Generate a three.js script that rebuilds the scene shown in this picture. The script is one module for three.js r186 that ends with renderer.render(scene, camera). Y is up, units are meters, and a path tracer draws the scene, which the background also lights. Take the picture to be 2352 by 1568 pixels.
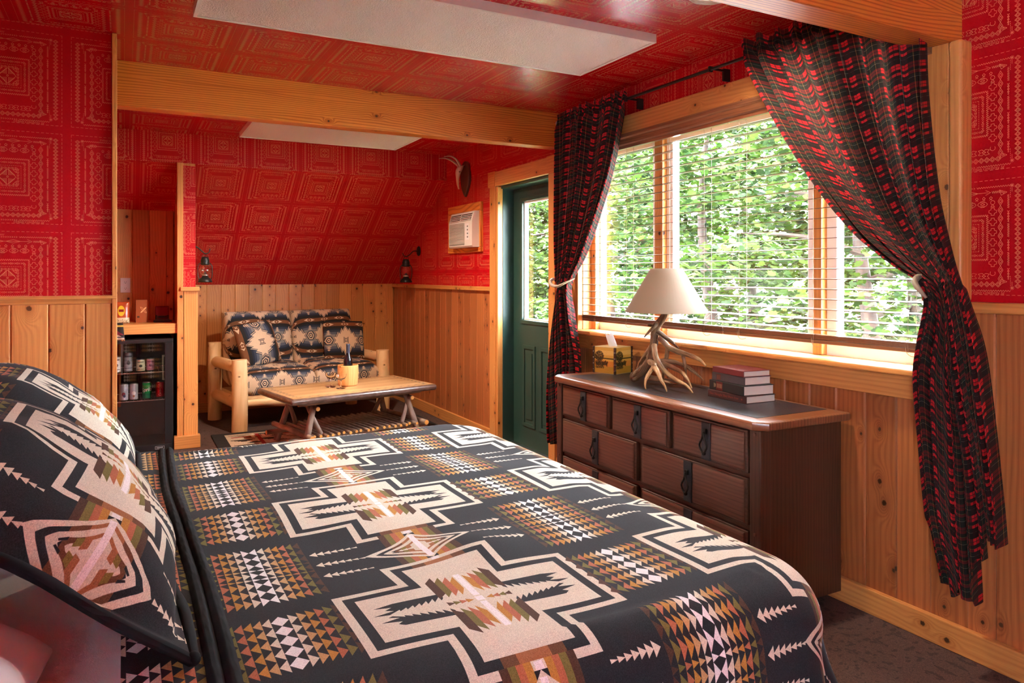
import * as THREE from 'three';
import { mergeGeometries, mergeVertices, toCreasedNormals } from 'three/addons/utils/BufferGeometryUtils.js';
import { RoundedBoxGeometry } from 'three/addons/geometries/RoundedBoxGeometry.js';

// ---------------------------------------------------------------- camera, sky, sun, exposure
const scene = new THREE.Scene();
const rad = (d) => d * Math.PI / 180;
const camera = new THREE.PerspectiveCamera(2 * Math.atan(936 / 1676) * 180 / Math.PI, 2352 / 1872, 0.05, 200);
camera.position.set(0, 1.345, 0);
camera.rotation.set(0, rad(-28), 0);
camera.setViewOffset(2352, 1872, 0, 304, 2352, 1568);   // rising-front lens: verticals stay upright
const renderer = new THREE.WebGLRenderer({ antialias: true });
renderer.toneMapping = THREE.LinearToneMapping;
renderer.toneMappingExposure = 12.5;
renderer.shadowMap.enabled = true;
scene.background = new THREE.Color().setRGB(0.87, 0.97, 1.08);   // bright overcast
scene.backgroundIntensity = 7;
const sun = new THREE.DirectionalLight(new THREE.Color().setRGB(1, 0.95, 0.85), 3);
sun.position.set(-14, 22, 6);
sun.target.position.set(8, 0, -3);
sun.shadow.radius = 6;
sun.castShadow = true;
Object.assign(sun.shadow.camera, { left: -18, right: 18, top: 18, bottom: -18, near: 1, far: 70 });
sun.shadow.mapSize.set(2048, 2048);
scene.add(sun, sun.target);

// ---------------------------------------------------------------- small tools
let seedState = 12345;
function rnd() { seedState = (seedState + 0x6d2b79f5) | 0; let t = Math.imul(seedState ^ (seedState >>> 15), 1 | seedState); t = (t + Math.imul(t ^ (t >>> 7), 61 | t)) ^ t; return ((t ^ (t >>> 14)) >>> 0) / 4294967296; }
const rr = (a, b) => a + (b - a) * rnd();
const clamp = (x, a = 0, b = 1) => Math.min(b, Math.max(a, x));
const mix = (a, b, t) => a + (b - a) * t;
const sstep = (a, b, x) => { const t = clamp((x - a) / (b - a)); return t * t * (3 - 2 * t); };
function hash2(x, y) { let h = Math.imul(x, 374761393) + Math.imul(y, 668265263); h = Math.imul(h ^ (h >>> 13), 1274126177); return ((h ^ (h >>> 16)) >>> 0) / 4294967296; }
function vnoise(x, y) { const xi = Math.floor(x), yi = Math.floor(y), u = x - xi, v = y - yi, s = u * u * (3 - 2 * u), t = v * v * (3 - 2 * v); const a = hash2(xi, yi), b = hash2(xi + 1, yi), c = hash2(xi, yi + 1), d = hash2(xi + 1, yi + 1); return a + (b - a) * s + (c - a) * t + (a - b - c + d) * s * t; }
const fbm = (x, y, n = 3) => { let s = 0, a = 0.5, f = 1; for (let i = 0; i < n; i++) { s += a * vnoise(x * f, y * f); a *= 0.5; f *= 2.03; } return s / (1 - Math.pow(0.5, n)); };
const names = new Map();
function numbered(name) { const n = names.get(name) ?? 0; names.set(name, n + 1); return n ? name + '_' + String(n).padStart(3, '0') : name; }
const shade = (o) => { o.castShadow = true; o.receiveShadow = true; return o; };
function mesh(name, geo, mat, parent) { const m = shade(new THREE.Mesh(geo, mat)); m.name = parent ? name : numbered(name); (parent ?? scene).add(m); return m; }
function tag(o, label, category, group) { o.userData.label = label; o.userData.category = category; if (group) o.userData.group = group; return o; }
function thing(name, label, category, [x, y, z] = [0, 0, 0], turn = 0, group) { const g = new THREE.Group(); g.name = numbered(name); g.position.set(x, y, z); g.rotation.y = turn; scene.add(g); return tag(g, label, category, group); }
function structure(name, geo, mat) { const o = geo ? mesh(name, geo, mat) : new THREE.Group(); if (!geo) { o.name = numbered(name); scene.add(o); } o.userData.kind = 'structure'; return o; }
const V = (x, y, z) => new THREE.Vector3(x, y, z);

// geometry: a box from corner to corner, optional rounded edges
function bx(x0, x1, y0, y1, z0, z1, r = 0) {
  const w = x1 - x0, h = y1 - y0, d = z1 - z0;
  const g = r ? new RoundedBoxGeometry(w, h, d, 2, Math.min(r, w / 2.01, h / 2.01, d / 2.01)) : new THREE.BoxGeometry(w, h, d);
  g.translate((x0 + x1) / 2, (y0 + y1) / 2, (z0 + z1) / 2);
  return g;
}
// uv in metres over flat faces; v runs along the axis "along"; the pattern is su x sv metres
function uvm(g, along = 'y', su = 1, sv = 1, ou = 0, ov = 0, flip = false) {
  const p = g.attributes.position, n = g.attributes.normal, uv = new Float32Array(p.count * 2), A = 'xyz'.indexOf(along);
  for (let i = 0; i < p.count; i++) {
    const c = [p.getX(i), p.getY(i), p.getZ(i)], m = [Math.abs(n.getX(i)), Math.abs(n.getY(i)), Math.abs(n.getZ(i))];
    let N = m.indexOf(Math.max(...m)), v = A, u;
    if (N === A) { u = (A + 1) % 3; v = (A + 2) % 3; } else u = 3 - A - N;
    uv[i * 2] = ((flip ? -1 : 1) * c[u] + ou) / su; uv[i * 2 + 1] = (c[v] + ov) / sv;
  }
  g.setAttribute('uv', new THREE.BufferAttribute(uv, 2));
  return g;
}
const clean = (g) => { const o = g.index ? g.toNonIndexed() : g; for (const k of Object.keys(o.attributes)) if (!['position', 'normal', 'uv'].includes(k)) o.deleteAttribute(k); return o; };
const join = (list) => mergeGeometries(list.map((g) => clean(g)));
function at(g, x = 0, y = 0, z = 0, rx = 0, ry = 0, rz = 0, s = 1) { const m = new THREE.Matrix4().compose(V(x, y, z), new THREE.Quaternion().setFromEuler(new THREE.Euler(rx, ry, rz)), typeof s === 'number' ? V(s, s, s) : s); return g.applyMatrix4(m); }
// a tube along points whose radius changes from r[0] to r[last]; closed ends; uv in metres
function taper(pts, radii, sides = 8, steps = 0, bump = 0, squash = 1) {
  const curve = new THREE.CatmullRomCurve3(pts.map((p) => Array.isArray(p) ? V(...p) : p), false, 'centripetal'), n = steps || Math.max(4, (pts.length - 1) * 4);
  const fr = curve.computeFrenetFrames(n), pos = [], uv = [], idx = [], len = curve.getLength();
  for (let i = 0; i <= n; i++) {
    const c = curve.getPointAt(i / n), t = i / n * (radii.length - 1), k = Math.min(radii.length - 2, Math.floor(t)), r0 = mix(radii[k], radii[k + 1], t - k);
    for (let j = 0; j <= sides; j++) {
      const a = j / sides * Math.PI * 2, r = r0 * (1 + bump * (vnoise(i * 0.7 + 9, (j % sides) * 1.3) - 0.5));
      const d = fr.normals[i].clone().multiplyScalar(Math.cos(a) * r).addScaledVector(fr.binormals[i], Math.sin(a) * r * squash);
      pos.push(c.x + d.x, c.y + d.y, c.z + d.z); uv.push(j / sides * Math.PI * 2 * r0, i / n * len);
    }
  }
  const s = sides + 1;
  for (let i = 0; i < n; i++) for (let j = 0; j < sides; j++) { const a = i * s + j, b = a + 1, c = a + s, d = c + 1; idx.push(a, b, c, b, d, c); }
  for (const [i, rev] of [[0, true], [n, false]]) {
    const c = curve.getPointAt(i / n), k = pos.length / 3; pos.push(c.x, c.y, c.z); uv.push(0, 0);
    for (let j = 0; j < sides; j++) { const a = i * s + j, b = a + 1; rev ? idx.push(k, b, a) : idx.push(k, a, b); }
  }
  const g = new THREE.BufferGeometry(); g.setAttribute('position', new THREE.Float32BufferAttribute(pos, 3)); g.setAttribute('uv', new THREE.Float32BufferAttribute(uv, 2)); g.setIndex(idx); g.computeVertexNormals();
  return toCreasedNormals(g, 1.1);
}
const lathe = (pts, seg = 24) => new THREE.LatheGeometry(pts.map(([x, y]) => new THREE.Vector2(x, y)), seg);
const cyl = (r0, r1, h, seg = 20, x = 0, y = 0, z = 0) => new THREE.CylinderGeometry(r1, r0, h, seg).translate(x, y + h / 2, z);
// a sheet from a function (u, v) -> [x, y, z, s, t]; s and t are its texture coordinates
function sheet(nu, nv, f, both = 0) {
  const pos = [], uv = [], idx = [];
  for (let j = 0; j <= nv; j++) for (let i = 0; i <= nu; i++) { const p = f(i / nu, j / nv); pos.push(p[0], p[1], p[2]); uv.push(p[3] ?? i / nu, p[4] ?? j / nv); }
  for (let j = 0; j < nv; j++) for (let i = 0; i < nu; i++) { const a = j * (nu + 1) + i, b = a + 1, c = a + nu + 1, d = c + 1; idx.push(a, b, c, b, d, c); }
  const g = new THREE.BufferGeometry(); g.setAttribute('position', new THREE.Float32BufferAttribute(pos, 3)); g.setAttribute('uv', new THREE.Float32BufferAttribute(uv, 2)); g.setIndex(idx); g.computeVertexNormals();
  if (!both) return g;
  const n = g.attributes.normal, p2 = new Float32Array(pos.length), q = pos.length / 3;
  for (let i = 0; i < q; i++) { p2[i * 3] = pos[i * 3] - n.getX(i) * both; p2[i * 3 + 1] = pos[i * 3 + 1] - n.getY(i) * both; p2[i * 3 + 2] = pos[i * 3 + 2] - n.getZ(i) * both; }
  const idx2 = []; for (let i = 0; i < idx.length; i += 3) idx2.push(idx[i] + q, idx[i + 2] + q, idx[i + 1] + q);
  const rim = []; const W = nu + 1; for (let i = 0; i < nu; i++) { rim.push([i + 1, i], [nv * W + i, nv * W + i + 1]); } for (let j = 0; j < nv; j++) { rim.push([j * W, (j + 1) * W], [(j + 1) * W + nu, j * W + nu]); }
  const idx3 = []; for (const [a, b] of rim) idx3.push(a, b, a + q, b, b + q, a + q);
  const G = new THREE.BufferGeometry(); G.setAttribute('position', new THREE.Float32BufferAttribute([...pos, ...p2], 3)); G.setAttribute('uv', new THREE.Float32BufferAttribute([...uv, ...uv], 2)); G.setIndex([...idx, ...idx2, ...idx3]); 
  return toCreasedNormals(G, 1.0);
}
// a closed cushion: w x h across, t thick, its edges pinched; flat rim of width "flange"
function cushion(w, h, t, o = {}) {
  const N = o.n ?? 22, fl = o.flange ?? 0, e = o.e ?? 0.42, corner = o.corner ?? 0.0, seed = o.seed ?? 1, pos = [], uv = [], idx = [], su = o.su ?? 1, sv = o.sv ?? 1, ou = o.ou ?? 0, ov = o.ov ?? 0, turn = o.turn;
  for (const side of [1, -1]) for (let j = 0; j <= N; j++) for (let i = 0; i <= N; i++) {
    const c = (k) => Math.sin((k / N - 0.5) * Math.PI) , a = c(i), b = c(j);
    const pin = 1 - (o.pinch ?? 0) * (a * a * (1 - b * b) + 0) , pin2 = 1 - (o.pinch ?? 0) * b * b * (1 - a * a);
    const x = a * (w / 2 + fl) * pin2 , y = b * (h / 2 + fl) * pin;
    const ix = clamp(Math.abs(a) * (w / 2 + fl) / (w / 2)), iy = clamp(Math.abs(b) * (h / 2 + fl) / (h / 2));
    let z = Math.pow(Math.max(0, (1 - Math.pow(ix, o.px ?? 3)) * (1 - Math.pow(iy, o.py ?? 3))), e) * t / 2;
    z += Math.min(1, z / (t * 0.3)) * (fbm(x * 7 + seed * 3.1, y * 7 + seed, 2) - 0.5) * (o.wrinkle ?? 0.02);
    if (side < 0) z *= o.back ?? 1;
    const edge = Math.abs(a) > 0.9999 || Math.abs(b) > 0.9999 ? 0 : (o.rim ?? 0.004);
    pos.push(x, y, side * (z + edge));
    if (o.uvf) { uv.push(...o.uvf(x, y, side, side * (z + edge))); continue; }
    const s = turn ? y : x, q = turn ? -x : y;
    uv.push((s + ou) / su, (q + ov) / sv);
  }
  const W = N + 1, Q = W * W;
  for (let j = 0; j < N; j++) for (let i = 0; i < N; i++) { const a = j * W + i, b = a + 1, c = a + W, d = c + 1; idx.push(a, b, c, b, d, c); idx.push(a + Q, c + Q, b + Q, b + Q, c + Q, d + Q); }
  const g = new THREE.BufferGeometry(); g.setAttribute('position', new THREE.Float32BufferAttribute(pos, 3)); g.setAttribute('uv', new THREE.Float32BufferAttribute(uv, 2)); g.setIndex(idx); g.computeVertexNormals();
  return g;
}

// ---------------------------------------------------------------- textures
function canvasTex(w, h, draw, o = {}) {
  const c = document.createElement('canvas'); c.width = w; c.height = h; const g = c.getContext('2d'); draw(g, w, h);
  if (o.grain) { const im = g.getImageData(0, 0, w, h), d = im.data; for (let i = 0, k = 0; i < d.length; i += 4, k++) { const x = k % w, y = (k / w) | 0, f = 1 + o.grain * ((hash2(x, y) - 0.5) * 1.2 + (vnoise(x * (o.gx ?? 0.3), y * (o.gy ?? 0.3)) - 0.5)); d[i] = clamp(d[i] * f + (o.lift ?? 0) * hash2(y >> 1, x >> 1), 0, 255); d[i + 1] = clamp(d[i + 1] * f + (o.lift ?? 0) * hash2(y >> 1, x >> 1), 0, 255); d[i + 2] = clamp(d[i + 2] * f + (o.lift ?? 0) * hash2(y >> 1, x >> 1), 0, 255); } g.putImageData(im, 0, 0); }
  const t = new THREE.CanvasTexture(c); t.colorSpace = o.data ? THREE.NoColorSpace : THREE.SRGBColorSpace; t.wrapS = t.wrapT = o.clamp ? THREE.ClampToEdgeWrapping : o.mirror ? THREE.MirroredRepeatWrapping : THREE.RepeatWrapping; return t;
}
function dataTex(w, h, f, o = {}) {   // f(x, y in 0..1) -> [r, g, b] in sRGB 0..255, or one number
  const d = new Uint8Array(w * h * 4);
  for (let y = 0, i = 0; y < h; y++) for (let x = 0; x < w; x++, i += 4) { const c = f(x / w, y / h, x, y); if (typeof c === 'number') d[i] = d[i + 1] = d[i + 2] = clamp(c, 0, 255); else { d[i] = clamp(c[0], 0, 255); d[i + 1] = clamp(c[1], 0, 255); d[i + 2] = clamp(c[2], 0, 255); } d[i + 3] = 255; }
  const t = new THREE.DataTexture(d, w, h); t.magFilter = THREE.LinearFilter; t.minFilter = THREE.LinearFilter; t.colorSpace = o.data ? THREE.NoColorSpace : THREE.SRGBColorSpace; t.wrapS = t.wrapT = o.mirror === false ? THREE.RepeatWrapping : THREE.MirroredRepeatWrapping; t.needsUpdate = true; return t;
}
// wood: wm x hm metres, the grain along v
function woodTex(w, h, wm, hm, o) {
  const A = o.light, B = o.dark, K = o.knot ?? [58, 30, 14], knots = [], s0 = seedState; seedState = o.seed ?? 7;
  for (let i = 0; i < (o.knots ?? 0); i++) knots.push([rr(0.02, wm - 0.02), rr(0.05, hm - 0.05), rr(o.k0 ?? 0.006, o.k1 ?? 0.014), rr(0.7, 1)]);
  seedState = s0;
  const F = o.rings ?? 70, sd = (o.seed ?? 7) * 13.7;
  return dataTex(w, h, (tx, ty) => {
    const x = tx * wm, y = ty * hm;
    let s = (x + (fbm(x * 5 + sd, y * 0.9, 3) - 0.5) * (o.wave ?? 0.12) + (fbm(x * 2 + sd, y * 0.35 + 5, 2) - 0.5) * (o.wave ?? 0.12) * 1.4) * F, core = 0, halo = 0;
    for (const [kx, ky, r, a] of knots) { const dx = x - kx, dy = (y - ky) * 0.55; const d2 = dx * dx + dy * dy; if (d2 < r * r * 40) { const d = Math.sqrt(d2), k = Math.exp(-d2 / (r * r * 5)); s = mix(s, s * 0.6 + d * F * 2.2, k); const dd = Math.sqrt(dx * dx + (y - ky) ** 2 * 0.8); core = Math.max(core, a * sstep(r * 0.75, r * 0.45, dd + r * 0.25 * (vnoise(x * 300, y * 300) - 0.5))); halo = Math.max(halo, 0.5 * Math.exp(-d2 / (r * r * 1.8))); } }
    const ring = Math.pow(0.5 + 0.5 * Math.sin(s * Math.PI * 2), o.sharp ?? 2.2), fib = vnoise(x * 900, y * 14), fib2 = vnoise(x * 260 + 40, y * 5), low = fbm(x * 7 + sd * 2, y * 1.3, 2);
    let t = clamp((o.base ?? 0.1) + ring * (o.ringAmt ?? 0.45) + (fib - 0.5) * (o.fib ?? 0.22) + (fib2 - 0.5) * 0.18 + (low - 0.5) * 0.5 + halo);
    return [0, 1, 2].map((c) => mix(mix(A[c], B[c], t), K[c], core));
  });
}
const speck = (s, n) => dataTex(s, s, (x, y, i, j) => 255 * clamp(0.5 + (hash2(i, j) - 0.5) * n + (vnoise(i * 0.25, j * 0.25) - 0.5) * 0.7), { data: true });
const T = {};
T.cedar = woodTex(1024, 2048, 0.8, 2.4, { light: [230, 163, 92], dark: [178, 104, 48], knots: 34, k0: 0.008, k1: 0.017, rings: 52, seed: 3, wave: 0.07, ringAmt: 0.26, sharp: 1.6, base: 0.12 });
T.redCedarShaded = woodTex(1024, 2048, 0.8, 2.4, { light: [190, 118, 68], dark: [126, 66, 36], knots: 22, k0: 0.008, k1: 0.016, rings: 40, seed: 11, wave: 0.08, ringAmt: 0.3, sharp: 1.6, base: 0.12 });  // redder cedar; its tone also carries the shade of the backlit window wall
T.fir = woodTex(512, 2048, 0.3, 2.8, { light: [232, 148, 66], dark: [168, 76, 20], knots: 5, k0: 0.008, k1: 0.013, rings: 70, seed: 21, wave: 0.09, ringAmt: 0.6, sharp: 3, base: 0.05 });
T.walnut = woodTex(512, 1024, 0.35, 0.9, { light: [118, 84, 68], dark: [60, 40, 33], knots: 0, rings: 60, seed: 33, wave: 0.06, ringAmt: 0.25, fib: 0.5, base: 0.2 });
T.log = woodTex(512, 1024, 0.5, 1.0, { light: [236, 200, 150], dark: [196, 148, 96], knots: 9, k0: 0.006, k1: 0.011, rings: 30, seed: 41, wave: 0.3, ringAmt: 0.35, knot: [70, 44, 26] });
T.speck = speck(256, 1.2);
T.bark = dataTex(256, 256, (x, y) => { const n = fbm(x * 26, y * 9, 3); return [mix(84, 190, n), mix(66, 164, n), mix(56, 142, n)]; });
T.carpet = dataTex(512, 512, (x, y, i, j) => { const n = hash2(i, j) * 0.55 + vnoise(i * 0.35, j * 0.35) * 0.3, b = fbm(x * 30, y * 30, 3), k = b > 0.66 ? 0.78 : 1; return [mix(50, 124, n) * k, mix(36, 92, n) * k, mix(33, 84, n) * k]; });
T.stucco = dataTex(512, 512, (x, y, i, j) => 255 * clamp(0.35 + (fbm(i * 0.16, j * 0.16, 3) - 0.45) * 2.4), { data: true });

// bandana wallpaper, one square 0.44 m across
T.paper = canvasTex(1024, 1024, (g, W) => {
  g.fillStyle = '#ba0818'; g.fillRect(0, 0, W, W);
  const ink = '#d98c62'; g.strokeStyle = ink; g.fillStyle = ink; g.lineWidth = 3.3; g.lineJoin = 'round';
  const line = (...p) => { g.beginPath(); g.moveTo(p[0], p[1]); for (let i = 2; i < p.length; i += 2) g.lineTo(p[i], p[i + 1]); g.stroke(); };
  const dia = (x, y, a, b) => line(x - a, y, x, y - b, x + a, y, x, y + b, x - a, y);
  const zig = (x0, y0, x1, y1, n, a) => { const p = [], L = Math.hypot(x1 - x0, y1 - y0), nx = -(y1 - y0) / L, ny = (x1 - x0) / L; for (let i = 0; i <= n; i++) { const s = i % 2 ? a : -a; p.push(x0 + (x1 - x0) * i / n + nx * s, y0 + (y1 - y0) * i / n + ny * s); } line(...p); };
  const dash = (x0, y0, x1, y1, d, gap) => { g.setLineDash([d, gap]); line(x0, y0, x1, y1); g.setLineDash([]); };
  for (const e of [42, W - 42]) { dash(42, e, W - 42, e, 26, 16); dash(e, 42, e, W - 42, 26, 16); }
  // four sides: outermost columns of diamonds left and right, ornament rows top and bottom
  for (const x of [98, W - 98]) for (let y = 110; y < W - 100; y += 38) { g.save(); dia(x, y, 22, 18); line(x - 12, y, x, y - 9, x + 12, y, x, y + 9, x - 12, y); g.restore(); }
  for (const x of [168, W - 168]) { for (let k = 0; k < 3; k++) { const y0 = 170 + k * 232; zig(x, y0, x, y0 + 110, 16, 7); for (let q = 0; q < 4; q++) { line(x - 8, y0 + 130 + q * 22, x, y0 + 142 + q * 22, x + 8, y0 + 130 + q * 22); g.beginPath(); g.arc(x, y0 + 150 + q * 22, 4, 0, 7); g.stroke(); } } }
  for (const x of [228, W - 228]) for (let y = 200; y < W - 190; y += 70) { dia(x, y + 20, 19, 35); dia(x, y + 20, 9, 17); }
  const cross = (x, y, a) => line(x - a * 0.4, y - a, x + a * 0.4, y - a, x + a * 0.4, y - a * 0.5, x + a, y - a * 0.3, x + a, y + a * 0.3, x + a * 0.4, y + a * 0.5, x + a * 0.4, y + a, x - a * 0.4, y + a, x - a * 0.4, y + a * 0.5, x - a, y + a * 0.3, x - a, y - a * 0.3, x - a * 0.4, y - a * 0.5, x - a * 0.4, y - a);
  for (const x of [288, W - 288]) { for (let y = 300; y < W - 280; y += 84) cross(x, y, 30); g.beginPath(); g.arc(x, 226, 16, 0.9, 8.5); g.stroke(); line(x, 240, x - 14, 262, x + 14, 262, x, 240); g.beginPath(); g.arc(x, W - 220, 20, -0.6, 3.8); g.stroke(); }
  for (const y of [98, W - 76]) { zig(150, y, 420, y, 28, 6); for (let q = 0; q < 9; q++) { line(440 + q * 18, y - 7, 450 + q * 18, y, 440 + q * 18, y + 7); } zig(610, y, W - 150, y, 28, 6); }
  // arrow row above, diamond row below
  const ay = 142; line(210, ay, 700, ay); for (let q = 0; q < 4; q++) { line(210 + q * 16, ay - 16, 226 + q * 16, ay, 210 + q * 16, ay + 16); } dia(560, ay, 60, 18); dia(430, ay, 50, 14); line(680, ay - 20, 720, ay, 680, ay + 20); zig(730, ay, 810, ay, 12, 9);
  for (let x = 330; x < W - 300; x += 56) { dia(x, 188, 12, 12); line(x - 10, 206, x, 198, x + 10, 206); }
  for (let x = 380; x < W - 330; x += 92) { const y = 236; line(x - 40, y, x - 26, y - 16, x + 26, y - 16, x + 40, y, x + 26, y + 16, x - 26, y + 16, x - 40, y); dia(x, y, 18, 9); line(x - 14, y - 16, x - 14, y - 24, x + 14, y - 24, x + 14, y - 16); line(x - 14, y + 16, x - 14, y + 24, x + 14, y + 24, x + 14, y + 16); }
  for (let x = 250; x < W - 230; x += 44) { dia(x, W - 128, 22, 22); dia(x, W - 128, 11, 11); }
  for (let x = 360; x < W - 310; x += 102) { const y = W - 194; line(x - 44, y - 18, x - 14, y - 24, x, y - 12, x + 14, y - 24, x + 44, y - 18, x + 28, y, x + 44, y + 18, x + 14, y + 24, x, y + 12, x - 14, y + 24, x - 44, y + 18, x - 28, y, x - 44, y - 18); dia(x, y, 16, 8); }
  // corner flags and stars
  for (const [sx, sy] of [[0, 0], [1, 0], [0, 1], [1, 1]]) { g.save(); g.translate(sx ? W : 0, sy ? W : 0); g.scale(sx ? -1 : 1, sy ? -1 : 1); dash(152, 118, 152, 200, 10, 7); line(178, 150, 236, 128, 222, 172, 178, 150); line(196, 150, 214, 146, 206, 160, 196, 150); for (let q = 0; q < 8; q++) { const a = q * Math.PI / 4; line(140, 100, 140 + Math.cos(a) * 17, 100 + Math.sin(a) * 17); } line(140, 118, 140, 150); g.restore(); }
  // nested squares
  const sq = (a, f) => { const b = W - a; f(a, a, b, a); f(b, a, b, b); f(b, b, a, b); f(a, b, a, a); };
  sq(330, (a, b, c, d) => zig(a, b, c, d, 44, 8));
  sq(366, (a, b, c, d) => { const n = 16, L = Math.hypot(c - a, d - b), ux = (c - a) / L, uy = (d - b) / L; for (let q = 0; q < n; q++) { const x = a + (c - a) * (q + 0.5) / n, y = b + (d - b) * (q + 0.5) / n; q % 3 ? line(x - ux * 6 - uy * 8, y - uy * 6 + ux * 8, x + ux * 6, y + uy * 6, x - ux * 6 + uy * 8, y - uy * 6 - ux * 8) : dia(x, y, 10, 9); } });
  sq(398, (a, b, c, d) => dash(a, b, c, d, 10, 8));
  sq(424, (a, b, c, d) => { const n = 6, ux = (c - a) / 176, uy = (d - b) / 176; for (let q = 0; q < n; q++) { const x = a + (c - a) * (q + 0.5) / n, y = b + (d - b) * (q + 0.5) / n; line(x - ux * 10 - uy * 9, y - uy * 10 + ux * 9, x + ux * 10 - uy * 4, y + uy * 10 + ux * 4, x + ux * 10 + uy * 4, y + uy * 10 - ux * 4, x - ux * 10 + uy * 9, y - uy * 10 - ux * 9, x - ux * 4, y - uy * 4, x - ux * 10 - uy * 9, y - uy * 10 + ux * 9); } });
  g.lineWidth = 4; const C = W / 2;
  for (const [sx, sy] of [[1, 1], [-1, 1], [1, -1], [-1, -1]]) { for (let q = 0; q < 5; q++) line(C + sx * (10 + q * 11), C + sy * (14 + q * 2), C + sx * (10 + q * 11), C + sy * (74 - q * 12), C + sx * (18 + q * 11), C + sy * (66 - q * 12)); line(C + sx * 44, C + sy * 74, C + sx * 74, C + sy * 74, C + sx * 74, C + sy * 44, C + sx * 44, C + sy * 74); }
  dia(C, C, 9, 9); dia(C, C, 72, 78);
  g.font = 'italic 30px serif'; g.fillText('Urban Cowboy', 560, W - 48); g.fillText('x M', 770, W - 44); g.font = 'italic 26px serif'; g.fillText('Urban Cowboy', 300, 82);
}, { grain: 0.07 });

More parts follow.
